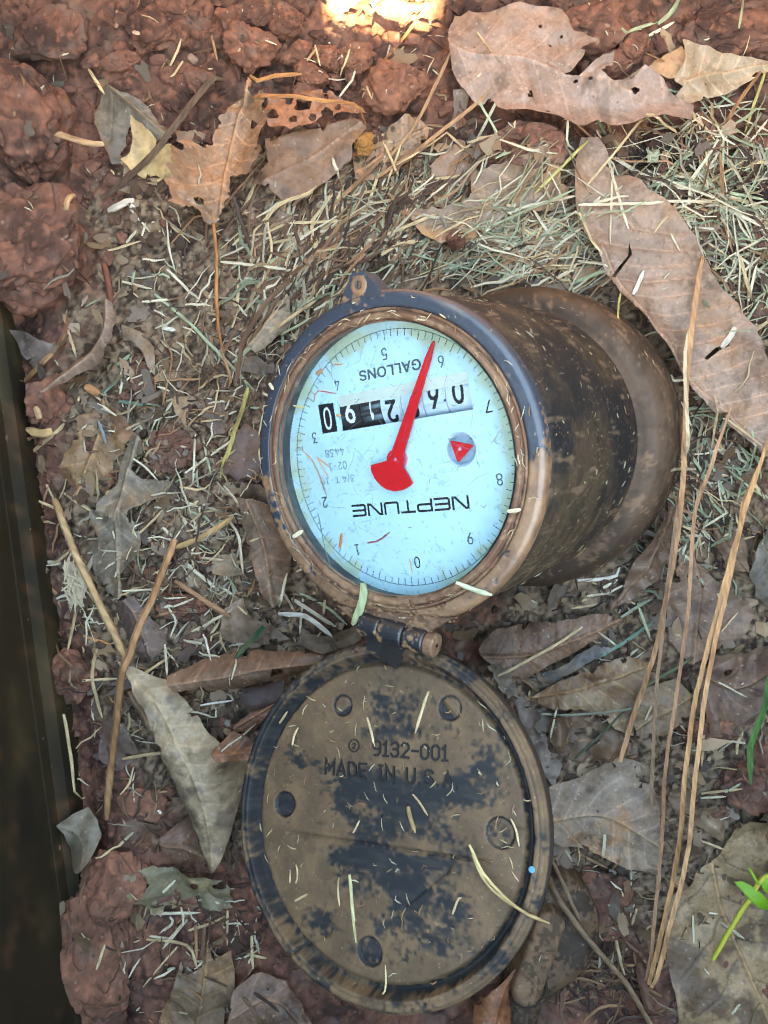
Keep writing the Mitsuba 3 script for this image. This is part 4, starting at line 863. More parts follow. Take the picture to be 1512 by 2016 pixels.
clip(70, 960, 430, 170, 45, .3, .6, 110, 260, 4, 'sppgt')
clip(60, 1400, 380, 90, 120, -.6, .9, 90, 220, 4.5, 'sppgt')
clip(90, 1400, 400, 90, 110, -.5, .9, 50, 190, 5, 'sppgtb')
clip(170, 1030, 440, 130, 45, .35, .6, 50, 180, 5, 'sppgtb')
clip(120, 640, 450, 90, 60, .85, .35, 60, 220, 7, 'stbbkp')
clip(430, 400, 780, 120, 210, .9, 1.2, 10, 70, 5.0, 'sppgtbkk')
clip(300, 330, 1130, 130, 130, .6, 1.2, 10, 60, 5.5, 'spptbk')
clip(330, 1040, 470, 110, 40, .35, .6, 20, 110, 6, 'sppgbt')
clip(300, 860, 400, 90, 55, .9, .6, 20, 110, 6, 'sptgbk')
clip(210, 1400, 390, 80, 120, -.5, .9, 20, 130, 6.5, 'sppgbk')
clip(200, 660, 440, 80, 50, .9, .4, 30, 140, 8, 'stbbkp')
clip(200, 1450, 640, 45, 120, 1.1, .7, 15, 90, 6, 'gspgbk')
clip(240, 1390, 980, 60, 90, -1.1, .7, 15, 90, 6, 'gsptkk')
clip(170, 560, 560, 50, 60, .9, .5, 30, 130, 8, 'spgbbk')
clip(110, 300, 350, 220, 170, 0, 3, 6, 26, 4, 'spt')
clip(90, 1000, 140, 300, 120, 0, 3, 6, 26, 4, 'sp')
clip(200, 300, 1500, 110, 180, 0, 3, 8, 50, 5, 'sptbkk')
clip(130, 400, 1850, 70, 90, 0, 3, 8, 60, 5, 'sptbkk')
clip(260, 1230, 1350, 130, 170, 0, 3, 6, 44, 5, 'sptbkk')
clip(160, 1280, 1780, 140, 150, 0, 3, 6, 44, 5, 'sptbk')
clip(160, 1180, 1960, 80, 40, 0, 3, 20, 80, 8, 'kbt')
raise_map(case_w[case_w[:, 2] > -0.02])
# ---- leaves, lowest first
GB, LB, TB, DB, GY, PL = (126, 104, 90), (150, 126, 114), (158, 124, 96), (92, 68, 54), (118, 110, 102), (156, 136, 134)
leaf(C_([(30, 290), (100, 300), (160, 330), (215, 350), (190, 385), (160, 400), (120, 440), (80, 390)]), (124, 112, 112), 'flat grey-lilac leaf scrap near the left edge above the box wall', (98, 88, 84), vein=.3, seed=1)
leaf(C_([(470, 270), (560, 300), (600, 350), (625, 410), (620, 480), (590, 440), (570, 385), (530, 340), (480, 340)]), (140, 122, 106), 'pale crumpled leaf scrap beside the oblong red clay piece', vein=.2, seed=2)
leaf(C_([(670, 550), (760, 545), (780, 570), (730, 610), (735, 650), (745, 685), (690, 620)]), (152, 128, 98), 'tan hooked leaf scrap left of the meter', seed=3, vein=.2)
leaf(C_([(770, 570), (870, 560), (875, 640), (885, 695), (840, 705), (800, 640)]), (112, 92, 80), 'brown-grey leaf scrap right of the tan hooked one', seed=4, vein=.3)
leaf(C_([(890, 850), (900, 760), (960, 650), (1020, 700), (1030, 800), (1020, 880), (940, 892)]), (104, 84, 80), 'purple-brown leaf beside the left flank of the meter', seed=5)
leaf(C_([(960, 890), (1030, 900), (1080, 960), (1100, 1100), (1010, 1060), (950, 980)]), (122, 98, 84), 'brown leaf scrap under the left flank of the meter', seed=6)
leaf(E_([(945, -60), (1075, -30), (1100, 60), (1140, 150), (1130, 250), (1110, 350), (1080, 372), (1040, 300), (1010, 230), (980, 120)]), (128, 106, 92), 'grey-brown leaf with a pale smear and rusty tip at the lower left of the meter', (150, 98, 66), mid=E_([(985, -40), (1050, 150), (1085, 370)]), seed=7, curl=.004, patch=.62, lift=.004)
leaf(E_([(880, 380), (960, 330), (1000, 400), (1060, 440), (1140, 500), (1060, 520), (960, 540), (890, 500)]), (134, 112, 96), 'flat brown leaf scrap above the rolled brown leaf', seed=8, crumple=.002)
leaf(E_([(830, 180), (930, 160), (960, 240), (900, 250), (840, 240)]), (146, 130, 112), 'small pale leaf scrap left of the meter foot', seed=9, vein=.2)
leaf(E_([(1290, 480), (1400, 440), (1430, 450), (1420, 500), (1340, 540), (1270, 560), (1160, 520), (1200, 480)]), (132, 112, 94), 'brown leaf tucked behind the hinge of the lid', seed=10)
leaf(E_([(450, 360), (540, 320), (600, 400), (640, 450), (665, 520), (600, 590), (530, 560), (480, 450)]), (122, 100, 96), 'grey-purple curled leaf left of the lid', (96, 90, 100), mid=E_([(500, 340), (560, 420), (610, 570)]), curl=.006, seed=11)
leaf(E_([(920, 830), (1010, 770), (1090, 740), (1060, 800), (1000, 860), (940, 850)]), (140, 98, 78), 'small reddish brown leaf beside the upper left of the lid', seed=12, curl=.003, mid=E_([(925, 840), (1080, 750)]))
leaf(E_([(960, 690), (1130, 660), (1100, 740), (1000, 780), (940, 740)]), (78, 56, 50), 'dark brown leaf under the rolled brown leaf', seed=13)
leaf(E_([(500, 700), (540, 690), (620, 800), (700, 940), (770, 1044), (760, 1104), (660, 944), (540, 784)]), (122, 102, 88), 'narrow grey-brown leaf along the left of the rolled grey leaf', mid=E_([(510, 700), (765, 1090)]), curl=.003, seed=14)
leaf(E_([(400, 830), (470, 800), (520, 880), (560, 960), (470, 1010), (390, 960)]), (104, 84, 74), 'dull brown leaf among the litter left of the rolled grey leaf', seed=15)
leaf([(258, 1284), (285, 1335), (303, 1385), (320, 1450), (343, 1512), (370, 1570), (393, 1620), (412, 1660), (430, 1692), (448, 1664), (464, 1620), (480, 1560), (486, 1500), (456, 1474), (436, 1450), (406, 1414), (373, 1372), (340, 1336), (300, 1305)], (172, 152, 126), 'long grey leaf rolled lengthwise, lying left of the lid', (120, 104, 92), mid=[(262, 1290), (332, 1390), (390, 1500), (422, 1600), (432, 1684)], curl=.011, crumple=.0012, seed=16, vein=.45, lift=.006, rag=.3)
leaf(E_([(830, 950), (870, 920), (900, 895), (950, 915), (990, 950), (980, 1010), (920, 1005), (850, 990)]), (142, 98, 70), 'small rusty brown leaf flap where the rolled grey leaf meets the lid', (84, 58, 44), seed=65, lift=.012, curl=.003, mid=E_([(840, 960), (980, 980)]))
leaf(E_([(695, 620), (780, 590), (880, 560), (1000, 545), (1150, 545), (1280, 552), (1260, 620), (1150, 645), (1050, 662), (960, 682), (880, 706), (800, 684), (720, 680)]), (138, 106, 86), 'rolled brown leaf twisted like a tube, pointing at the lid', (112, 86, 70), mid=E_([(700, 650), (880, 630), (1060, 600), (1270, 585)]), curl=.010, seed=17, holes=E_([(1100, 620)]) and [(550, 1318, 12)], lift=.008, wave=.003, vsp=.012)
leaf(G_([(250, 200), (300, 165), (350, 150), (400, 190), (420, 250), (400, 310), (370, 345), (320, 350), (290, 310), (280, 240)]), (112, 104, 90), 'grey-green cupped leaf beside the box wall', mid=G_([(260, 200), (340, 250), (380, 340)]), curl=.006, seed=18, vein=.3, lift=.006, rag=.2)
leaf(G_([(525, 370), (580, 360), (640, 365), (740, 390), (830, 420), (912, 450), (925, 540), (850, 570), (790, 560), (700, 570), (600, 568), (560, 500)]), (134, 124, 98), 'torn grey-yellow leaf left of the lid, straws across it', (196, 168, 104), seed=19, patch=.62, rag=1.3, holes=[(383, 1742, 9), (440, 1738, 7), (296, 1732, 4)], crumple=.002)
leaf(G_([(650, 240), (740, 190), (800, 220), (840, 290), (780, 340), (700, 350)]), (110, 80, 64), 'brown leaf in the dark hollow below the rolled grey leaf', seed=20, curl=.006, mid=G_([(660, 260), (820, 310)]))
leaf(G_([(600, 1060), (640, 960), (680, 880), (700, 800), (722, 740), (745, 790), (775, 786), (800, 770), (815, 700), (832, 650), (850, 740), (880, 722), (915, 700), (932, 850), (905, 930), (885, 960), (880, 1060)]), (134, 108, 84), 'pointed lobed oak leaf at the bottom edge left of the lid', (158, 118, 78), mid=G_([(760, 1060), (800, 900), (830, 660)]), curl=.003, seed=21, rag=.5)
leaf(G_([(930, 830), (1000, 790), (1060, 800), (1130, 830), (1190, 890), (1250, 1010), (1260, 1070), (1100, 1070), (880, 1070), (920, 930)]), (136, 104, 86), 'reddish brown curled leaf at the bottom edge against the lid', (100, 76, 62), mid=G_([(940, 920), (1080, 880), (1240, 1020)]), curl=.006, seed=22)
leaf([(935, 1960), (985, 1920), (1045, 1860), (1043, 1895), (1000, 1940), (1003, 2030), (920, 2030)], (150, 92, 46), 'amber brown curled leaf between the lid and the valve', (110, 60, 34), mid=[(1035, 1870), (985, 1940), (955, 2030)], curl=.006, seed=23, lift=.012, vein=.6)
# right-hand leaves
leaf(F_([(950, 240), (985, 190), (1010, 110), (1090, -20), (1150, -20), (1130, 150), (1060, 290), (1000, 330), (960, 370), (890, 400), (950, 310)]), (112, 88, 72), 'ragged dark brown leaf leaning on the right foot of the meter', seed=24, rag=1.6, lift=.004, mid=F_([(1130, -20), (1040, 200), (900, 395)]), crumple=.002)
leaf(F_([(365, 545), (390, 500), (430, 470), (560, 450), (700, 420), (830, 388), (918, 405), (890, 450), (830, 475), (720, 560), (640, 600), (560, 650), (470, 640), (410, 590)]), (134, 102, 82), 'large veined brown leaf under the lower right of the meter', (112, 88, 74), mid=F_([(370, 560), (560, 560), (740, 490), (905, 410)]), curl=.004, seed=25, rag=.7, vein=1.0, lift=.003)
leaf(F_([(600, 660), (680, 600), (820, 515), (885, 525), (860, 560), (780, 610), (720, 645), (650, 675)]), (118, 118, 128), 'blue-grey mouldy leaf below the veined brown leaf', (140, 132, 126), seed=26, crumple=.003, vein=.3)
leaf(F_([(500, 730), (540, 720), (600, 780), (640, 840), (640, 930), (700, 980), (660, 1060), (600, 1010), (560, 900)]), (128, 114, 108), 'shaggy grey leaf edge beside the upper right of the lid', (92, 72, 62), seed=27, crumple=.004, rag=1.2)
leaf(F_([(400, 600), (440, 590), (510, 640), (530, 730), (490, 730), (430, 660)]), (136, 122, 112), 'small grey leaf scrap at the tip of the pale straw by the lid', seed=28, crumple=.003, rag=1.2)
leaf(F_([(640, 800), (760, 780), (880, 830), (960, 900), (920, 980), (800, 1000), (700, 960), (650, 900)]), (110, 84, 62), 'dark olive brown leaf under the tan mottled leaf', seed=29, crumple=.003)
leaf(F_([(560, 720), (640, 680), (760, 640), (870, 590), (950, 560), (1040, 590), (1010, 680), (990, 760), (970, 870), (900, 850), (860, 800), (760, 770), (640, 770)]), (146, 120, 88), 'tan and brown mottled leaf right of the lid hinge', (112, 80, 48), mid=F_([(575, 720), (780, 690), (1020, 600)]), curl=.003, seed=30, patch=.5, crumple=.002)
leaf(F_([(1000, 700), (1060, 680), (1140, 650), (1200, 710), (1190, 790), (1100, 880), (1000, 890), (960, 800)]), (126, 104, 80), 'olive tan leaf behind the upright needles', seed=31, mid=F_([(1190, 720), (980, 850)]), curl=.002)
leaf(F_([(1110, 330), (1150, 240), (1190, 150), (1250, 140), (1290, 260), (1360, 320), (1440, 340), (1455, 420), (1380, 500), (1300, 520), (1250, 560), (1190, 600), (1130, 500)]), (134, 108, 92), 'reddish brown leaf right of the upright needles', (112, 88, 74), mid=F_([(1230, 150), (1240, 350), (1200, 590)]), seed=32, rag=.8)
leaf(F_([(1300, 60), (1390, 20), (1430, 100), (1420, 230), (1340, 230), (1310, 150)]), (112, 90, 70), 'dark brown leaf between the needles at the right', seed=33, mid=F_([(1320, 70), (1400, 230)]))
leaf(F_([(1455, 60), (1560, 20), (1560, 400), (1500, 370), (1450, 330), (1420, 230), (1440, 140)]), (128, 122, 112), 'pale grey leaf at the right edge with dark veins', (104, 96, 88), mid=F_([(1440, 90), (1560, 330)]), vcol=.6, seed=34, curl=.004)
leaf(F_([(1240, 640), (1270, 560), (1400, 545), (1560, 510), (1560, 720), (1400, 830), (1300, 860), (1250, 850), (1235, 770)]), (112, 86, 72), 'dark brown leaf at the right edge behind the needles', (94, 70, 60), mid=F_([(1250, 640), (1380, 690), (1540, 600)]), seed=35, rag=.6, holes=[(1425, 1320, 8)])
leaf(H_([(640, 60), (760, 30), (900, -60), (1030, -20), (1060, 90), (1080, 170), (1085, 300), (1080, 425), (950, 380), (860, 340), (760, 320), (655, 300), (630, 200)]), (146, 126, 112), 'pale grey-brown leaf right of the lid with an orange stain', (166, 124, 86), seed=36, mid=H_([(650, 200), (860, 180), (1075, 300)]), patch=.60, curl=.002, speck=.8)
leaf(H_([(1190, 470), (1230, 420), (1290, 370), (1330, 290), (1350, 240), (1400, 180), (1470, 190), (1580, 60), (1580, 1080), (1160, 1080), (1145, 900), (1130, 800), (1113, 620), (1150, 530)]), (172, 143, 106), 'very large olive brown leaf in the lower right corner', (108, 84, 66), mid=H_([(1290, 380), (1330, 560), (1450, 850), (1520, 1060)]), vcol=.45, seed=37, vsp=.018, rag=.4, vein=1.1, holes=[(1450, 1605, 6), (1446, 1618, 4)])
leaf(H_([(1460, 170), (1500, 140), (1570, 90), (1580, 330), (1520, 320), (1475, 250)]), (146, 104, 76), 'curled rusty leaf lobe at the right edge on the large olive leaf', seed=38, curl=.006, mid=H_([(1480, 160), (1560, 320)]), lift=.004)
leaf(H_([(1230, 160), (1300, 130), (1345, 200), (1340, 280), (1280, 260), (1220, 230)]), (136, 112, 90), 'crumpled tan leaf scrap above the large olive leaf', seed=39, crumple=.004, rag=1.2)
leaf(H_([(1140, 60), (1200, 40), (1220, 160), (1160, 190), (1120, 130)]), (122, 96, 76), 'small brown leaf scrap between the needles, lower right', seed=40, crumple=.003)
# left middle
leaf(C_([(230, 830), (262, 760), (300, 700), (310, 640), (350, 620), (375, 585), (400, 560), (450, 600), (500, 650), (520, 690), (522, 740), (470, 790), (440, 830), (452, 905), (420, 930), (380, 890), (350, 880), (325, 930), (300, 960), (250, 890)]), (148, 114, 76), 'tan brown torn leaf with two round holes, left of the meter', (112, 78, 50), seed=41, holes=[(158, 947, 8), (172, 864, 6)], mid=C_([(410, 570), (380, 720), (300, 940)]), rag=.9, patch=.52, crumple=.0015)
leaf([(265, 850), (285, 868), (290, 890), (268, 908), (260, 924), (280, 944), (345, 948), (328, 975), (285, 990), (262, 1008), (280, 1050), (288, 1084), (265, 1110), (245, 1130), (250, 1172), (240, 1184), (205, 1155), (185, 1130), (182, 1095), (195, 1060), (185, 1010), (225, 960), (238, 905)], (118, 108, 98), 'dark grey deeply lobed leaf left of the meter, its tip hanging down', (140, 114, 82), seed=42, mid=[(275, 860), (245, 960), (235, 1060), (242, 1180)], patch=.63, curl=.002, lift=.003, wave=.002)
leaf(C_([(430, 190), (470, 200), (472, 260), (460, 330), (410, 390), (350, 440), (260, 500), (180, 547), (190, 520), (270, 440), (340, 370), (400, 290), (425, 240)]), (142, 116, 104), 'narrow curled leaf with a pointed tail, upper left', (116, 92, 80), seed=43, mid=C_([(450, 195), (430, 320), (330, 420), (185, 543)]), curl=.005, lift=.005, rag=.3)
leaf(C_([(978, 360), (1040, 290), (1100, 190), (1140, 160), (1148, 230), (1130, 290), (1080, 345), (1010, 388)]), (158, 142, 124), 'pale grey papery leaf scrap at the upper left of the meter', (120, 96, 76), seed=44, mid=C_([(985, 365), (1140, 170)]), curl=.004, lift=.003)
leaf(C_([(945, 400), (1010, 390), (1060, 430), (1010, 460), (940, 450)]), (122, 104, 92), 'small grey leaf scrap below the papery one', seed=45, vein=.2)
leaf([(438, 600), (470, 608), (452, 640), (440, 700), (432, 660)], (132, 106, 86), 'small tan leaf scrap beside the hanging leaf stalk', seed=46, vein=.2)
# top left
leaf(A_([(430, 350), (475, 380), (520, 392), (560, 402), (610, 450), (658, 505), (650, 528), (600, 555), (560, 500), (525, 480), (500, 510), (485, 560), (482, 640), (440, 640), (415, 580), (385, 500), (375, 455), (395, 400)]), (122, 110, 96), 'grey-green leaf with a torn side, upper left', (98, 86, 76), seed=47, mid=A_([(440, 360), (540, 440), (650, 520)]), rag=.7, lift=.002)
leaf(A_([(530, 480), (580, 500), (618, 550), (625, 590), (680, 580), (722, 652), (690, 690), (610, 706), (560, 692), (520, 662), (475, 630), (510, 590), (520, 540)]), (206, 178, 116), 'pale yellow torn leaf under the twig, upper left', (180, 146, 92), seed=48, vein=.3, rag=1.1)
leaf(A_([(690, 520), (760, 500), (815, 520), (800, 560), (740, 590), (700, 570)]), (142, 122, 108), 'small pale leaf scrap right of the twig, upper left', seed=49, vein=.2)
leaf(A_([(1385, 600), (1440, 570), (1500, 560), (1590, 480), (1640, 480), (1690, 520), (1670, 600), (1560, 700), (1400, 712), (1390, 650)]), (150, 118, 92), 'tan leaf with clusters of black specks, top centre', (166, 116, 80), seed=50, spots=1.0, mid=A_([(1400, 690), (1520, 600), (1680, 520)]))
leaf(A_([(1040, 545), (1140, 525), (1250, 510), (1400, 480), (1445, 520), (1390, 590), (1390, 640), (1300, 700), (1220, 780), (1150, 812), (1040, 745), (990, 725), (1060, 640)]), (142, 108, 86), 'smooth brown leaf behind the tall curled one, top centre', (122, 92, 74), seed=51, mid=A_([(1040, 730), (1200, 640), (1420, 500)]), lift=.003, vein=.4)
leaf(A_([(945, 945), (1040, 890), (1100, 830), (1165, 850), (1140, 900), (1060, 925)]), (130, 106, 90), 'brown leaf tip pointing left below the tall curled leaf', seed=52, mid=A_([(950, 940), (1150, 860)]))
leaf(A_([(1050, 390), (1150, 385), (1300, 400), (1400, 440), (1442, 470), (1400, 475), (1300, 490), (1245, 512), (1150, 522), (1070, 520), (1055, 450)]), (158, 104, 72), 'lacy skeleton of a leaf, brown and full of holes, top centre', seed=53, holes=[(537, 236, 13), (600, 214, 18), (645, 240, 12), (580, 245, 8), (570, 205, 9), (668, 228, 6), (618, 246, 7), (645, 210, 5)], rag=1.4, lift=.004, vein=.5, mid=A_([(1050, 400), (1220, 395), (1435, 470)]))
leaf(A_([(985, 295), (1010, 330), (1000, 385), (1040, 390), (1060, 440), (1050, 480), (1110, 525), (1110, 545), (1060, 552), (1030, 610), (1052, 655), (1000, 690), (910, 700), (900, 740), (920, 790), (905, 800), (890, 860), (840, 890), (780, 850), (740, 868), (695, 852), (702, 750), (730, 650), (770, 590), (850, 560), (870, 450), (930, 400), (970, 380), (972, 320)]), (150, 116, 92), 'tall curled brown leaf standing over a thick pale midrib, upper left of the meter', (166, 120, 86), seed=54, mid=A_([(985, 300), (965, 400), (930, 500), (895, 640), (880, 800), (872, 880)]), curl=-.010, rag=2.0, lift=.008, crumple=.002, holes=[(502, 254, 8), (400, 410, 9)], vein=1.0, wave=.003)
# top right
leaf(B_([(905, 345), (990, 290), (1080, 230), (1175, 178), (1195, 250), (1180, 330), (1100, 330), (1060, 312), (1010, 292), (940, 335)]), (176, 146, 116), 'tan strip of leaf between the lilac and the pale leaf, top right', seed=55, vein=.4)
leaf(B_([(1178, 150), (1250, 165), (1330, 185), (1430, 205), (1560, 215), (1560, 250), (1440, 310), (1350, 352), (1260, 387), (1182, 415), (1160, 362), (1185, 330), (1150, 300), (1165, 270), (1190, 220)]), (172, 156, 138), 'pale pointed grey-tan leaf at the right edge near the top', (156, 136, 116), seed=56, mid=B_([(1185, 320), (1320, 275), (1530, 235)]), rag=.4, lift=.003)
leaf(B_([(190, 650), (250, 600), (290, 520), (330, 555), (340, 640), (360, 700), (330, 740), (300, 720), (255, 800), (230, 840), (195, 835), (180, 760)]), (142, 114, 98), 'ragged reddish brown leaf strip above the meter', seed=57, rag=1.5, crumple=.002)
leaf(B_([(270, 370), (330, 385), (330, 430), (300, 480), (290, 530), (250, 520), (275, 440)]), (140, 122, 116), 'small lilac-grey scrap left of the lilac leaf stalk', seed=58, rag=1.2)
leaf(B_([(340, 700), (420, 690), (500, 680), (660, 650), (672, 690), (692, 740), (730, 740), (725, 800), (640, 822), (560, 840), (480, 860), (430, 900), (350, 952), (300, 976), (230, 976), (150, 940), (90, 870), (130, 835), (220, 840), (330, 800)]), (148, 122, 104), 'brown leaf with an orange patch half under clippings above the meter', (188, 142, 90), seed=59, patch=.6, rag=.8, mid=B_([(670, 690), (480, 760), (250, 960)]), holes=[(1062, 354, 6), (1058, 345, 4)], curl=.002)
leaf([(1145, 270), (1182, 262), (1200, 300), (1212, 340), (1235, 350), (1262, 392), (1330, 422), (1375, 480), (1402, 540), (1452, 600), (1482, 650), (1530, 740), (1530, 920), (1470, 870), (1420, 830), (1380, 790), (1330, 745), (1290, 690), (1232, 620), (1200, 560), (1170, 500), (1140, 432), (1125, 370), (1130, 320)], (152, 126, 114), 'big cracked brown leaf with a straight rib along its edge, right of the meter', (166, 128, 102), seed=60, mid=[(1178, 490), (1240, 610), (1330, 730), (1420, 815), (1520, 905)], curl=.003, lift=.008, patch=.66, rag=.4, vein=.9, holes=[[(1200, 548), (1214, 530), (1232, 508), (1236, 480), (1240, 505), (1220, 532), (1205, 552)], [(1380, 708), (1398, 690), (1418, 683), (1422, 660), (1425, 686), (1404, 696), (1386, 712)]])
leaf(B_([(285, 50), (340, 25), (400, 40), (470, 30), (540, 15), (620, 25), (700, 40), (722, 80), (742, 130), (770, 140), (790, 170), (832, 190), (825, 216), (782, 215), (770, 250), (735, 285), (700, 300), (760, 322), (830, 265), (882, 255), (880, 297), (830, 322), (880, 350), (960, 330), (1010, 285), (1090, 330), (1112, 372), (1150, 400), (1216, 420), (1200, 490), (1150, 496), (1080, 492), (1010, 500), (950, 515), (870, 520), (820, 508), (780, 525), (720, 518), (640, 500), (620, 500), (540, 478), (470, 470), (440, 440), (430, 400), (370, 420), (330, 380), (290, 330), (265, 280), (250, 190), (255, 120)]), (158, 134, 130), 'big lilac-brown leaf with scalloped edge and torn upper side, top right', (138, 114, 106), seed=61, mid=B_([(262, 200), (450, 235), (700, 300), (870, 352), (985, 388)]), rag=.5, lift=.008, curl=.002, holes=[(1040, 198, 4), (1036, 206, 4), (1042, 204, 3), (1062, 58, 4), (1082, 92, 3), (1104, 76, 3), (1072, 235, 4), (1244, 188, 8), (1130, 168, 4), (1154, 172, 4)], vein=.6, vsp=.010, spots=.2)
# small finds
clod(898, 467, 20, 20, 0, 1.0, 0, 61, None, rough=.06, tint=lin((124, 84, 66)), name='seed_capsule', sub=4); tag('seed_capsule', 'small round brown seed capsule on the leaf above the meter', 'seed capsule')
clod(714, 272, 22, 24, .3, .9, 0, 62, None, rough=.4, tint=lin((178, 128, 64)), name='cocoon', sub=4); tag('cocoon', 'fluffy amber cocoon at the top centre', 'cocoon')
clod(1490, 382, 30, 24, .3, .8, 0, 63, 'black shiny lump at the right edge among the clippings', rough=.2, tint=lin((26, 26, 30)), name='stone')
clod(1465, 487, 26, 16, .3, .8, 0, 64, 'flat black lump among the clippings at the right', rough=.2, tint=lin((28, 28, 32)), name='stone')
def bit(px, w, c, label, name='root_fragment', seed=0): 
    m, path = straw_mesh(px, w, flat=.8, taper=(.5, .8), sides=8, stiff=.5)
    m = (m[0] + 0.0006 * (np.stack([fb(m[0], 300, 3, seed + k) for k in range(3)], 1) - 0.5), m[1])
    key = put(numbered(name), m, 'mat_litter', straw_color(m, c, seed)); tag(key, label, 'root fragment')
bit(A_([(268, 606), (330, 598), (385, 588), (412, 572)]), 13, (214, 180, 138), 'bone-pale tapered root fragment left of the yellow leaf', seed=1)
bit(A_([(272, 848), (310, 838), (352, 830)]), 12, (206, 170, 126), 'pale tapered root fragment below the yellow leaf', seed=2)
bit(A_([(424, 830), (470, 808), (515, 790), (522, 820)]), 15, (216, 204, 184), 'white forked root fragment below the yellow leaf', seed=3)
bit(A_([(462, 40), (468, 80), (455, 110)]), 9, (176, 140, 116), 'small pale root fragment near the top left', seed=4)
bit(A_([(525, 132), (550, 140)]), 8, (206, 176, 150), 'tiny pale root fragment at the top left', seed=5)
bit(A_([(740, 215), (775, 245)]), 16, (186, 160, 140), 'pale root crumb beside the long twig', seed=6)
bit(C_([(340, 515), (370, 530), (392, 545)]), 17, (190, 140, 92), 'amber root knob under the narrow curled leaf', seed=7)
bit(C_([(120, 685), (160, 700), (205, 690)]), 18, (206, 170, 118), 'straw-yellow chip near the box wall', seed=8)
bit(C_([(140, 590), (155, 640)]), 14, (196, 160, 120), 'pale chip leaning on the red clod near the box wall', seed=9)

# valve, half buried beside the lid
vz = 0.004
vp = [(1062, 1738), (1120, 1728), (1160, 1752), (1182, 1800), (1186, 1862), (1160, 1915), (1118, 1950), (1070, 1985), (1056, 2060), (985, 2060), (1000, 1960), (1020, 1850)]
pv = sg.Polygon([at(a, b, vz)[:2] for a, b in vp]).buffer(-.003).buffer(.003)
P2, tr = mesh_polygon(pv, 0.0007, 3); dd = shapely.distance(pv.exterior, shapely.points(P2[:, 0], P2[:, 1])); q = np.c_[P2, 0 * dd]
top = np.c_[P2, vz + 0.006 * np.sqrt(np.clip(dd / 0.006, 0, 1)) + 0.0016 * (fb(q, 160, 4, 201) - .5) - 0.004]; bot = np.c_[P2, np.full(len(P2), -.03)]
valve = thing('pipe_valve', 'muddy brown valve with a raised rounded lever bar, half buried right of the lid', 'valve')
raise_map(top); sv, sf = shell(top, bot, tr); c_, m = dirt(None, np.broadcast_to(lin((72, 58, 44)), sv.shape), None, sv, np.full(len(sv), .5), 202); put(child(valve, 'body'), (sv, sf), 'mat_grime', mixc(c_, lin((84, 66, 46)), .5 * m))
A0, B0 = at(1085, 1828, vz + .01)[:2], at(1038, 1958, vz + .01)[:2]; bar = sg.LineString([A0, B0]).buffer(30 * pxm(vz + .01))
P2, tr = mesh_polygon(bar, 0.0006, 4); dd = shapely.distance(bar.exterior, shapely.points(P2[:, 0], P2[:, 1])); q = np.c_[P2, 0 * dd]
top = np.c_[P2, vz + .008 + 0.0022 * np.sqrt(np.clip(dd / .0022, 0, 1)) + 0.0009 * (fb(q, 240, 4, 203) - .5)]; bot = np.c_[P2, np.full(len(P2), vz - .004)]
raise_map(top); sv, sf = shell(top, bot, tr); c_, m = dirt(None, np.broadcast_to(lin((96, 76, 54)), sv.shape), None, sv, np.full(len(sv), .66), 204); put(child(valve, 'lever'), (sv, sf), 'mat_grime', c_)
v, f = lathe([(.0062, -.006), (.0066, 0), (.0075, .0012), (.0082, .0006), (.0086, -.006)], .0004, 100); q = at(1040, 1950, vz + .004)
c_, m = dirt(None, np.broadcast_to(lin((64, 52, 40)), v.shape), None, v, np.full(len(v), .4), 205); put(child(valve, 'collar'), (v + [q[0], q[1], vz + .002], f), 'mat_grime', c_)

# pale fluffy root tuft by the wall
hv = []; rg = np.random.default_rng(8)
for k in range(150):
    a0 = at(135 + rg.uniform(-14, 22), 1110 + rg.uniform(0, 85), .004); a0[2] = float(sample(H, a0[0], a0[1])) + rg.uniform(0, .004); an = rg.normal(1.9, .5); d0 = np.array([math.cos(an), math.sin(an), rg.uniform(-.1, .25)]); L = rg.uniform(.003, .011)
    hv.append(tube(np.array([a0 - d0 * L / 2, a0 + [0, 0, .0006], a0 + d0 * L / 2]), np.array([.0002, .0005, .0002]) * rg.uniform(.6, 1.4), 5, .6))
put('root_tuft', join(hv), 'mat_litter', lin((214, 198, 164)), smooth=False); tag('root_tuft', 'pale fluffy tuft of root fibre beside the box wall', 'root tuft')

# ---- single straws, twigs and needles (photo points)
straw(A_([(402, 782), (560, 650), (720, 480), (875, 318)]), 12, (112, 92, 74), 'long straight grey-brown twig across the yellow leaf, upper left', name='twig', cat='twig', flat=.9, taper=(.8, .8), seed=1, stiff=1)
straw([(433, 440), (434, 520), (430, 604), (433, 660), (437, 690)], 8, 'o', 'orange tan leaf stalk hanging straight down, left above the meter', name='leaf_stalk', cat='leaf stalk', flat=.9, seed=2)
straw(A_([(985, 300), (1010, 320), (1080, 298), (1190, 290)]), 8, 'o', 'curved orange leaf stalk at the top of the tall curled leaf', name='leaf_stalk', cat='leaf stalk', flat=.9, seed=3, lift=.004)
straw(A_([(1000, 384), (1120, 382), (1260, 395), (1380, 425), (1440, 468)]), 8, 'o', 'arched orange rib along the top of the lacy leaf', name='leaf_stalk', cat='leaf stalk', flat=.9, seed=4, lift=.003)
straw(C_([(410, 30), (425, 90), (440, 190)]), 14, (128, 78, 54), 'rusty knotted leaf stalk above the narrow curled leaf', name='leaf_stalk', cat='leaf stalk', flat=.9, seed=5)
straw([(108, 985), (140, 1060), (182, 1140), (224, 1215), (268, 1296)], 15, (196, 166, 120), 'thick straw stalk slanting down beside the box wall', name='straw', cat='straw', flat=.8, seed=6, taper=(.9, .6), stiff=1, lift=.002)
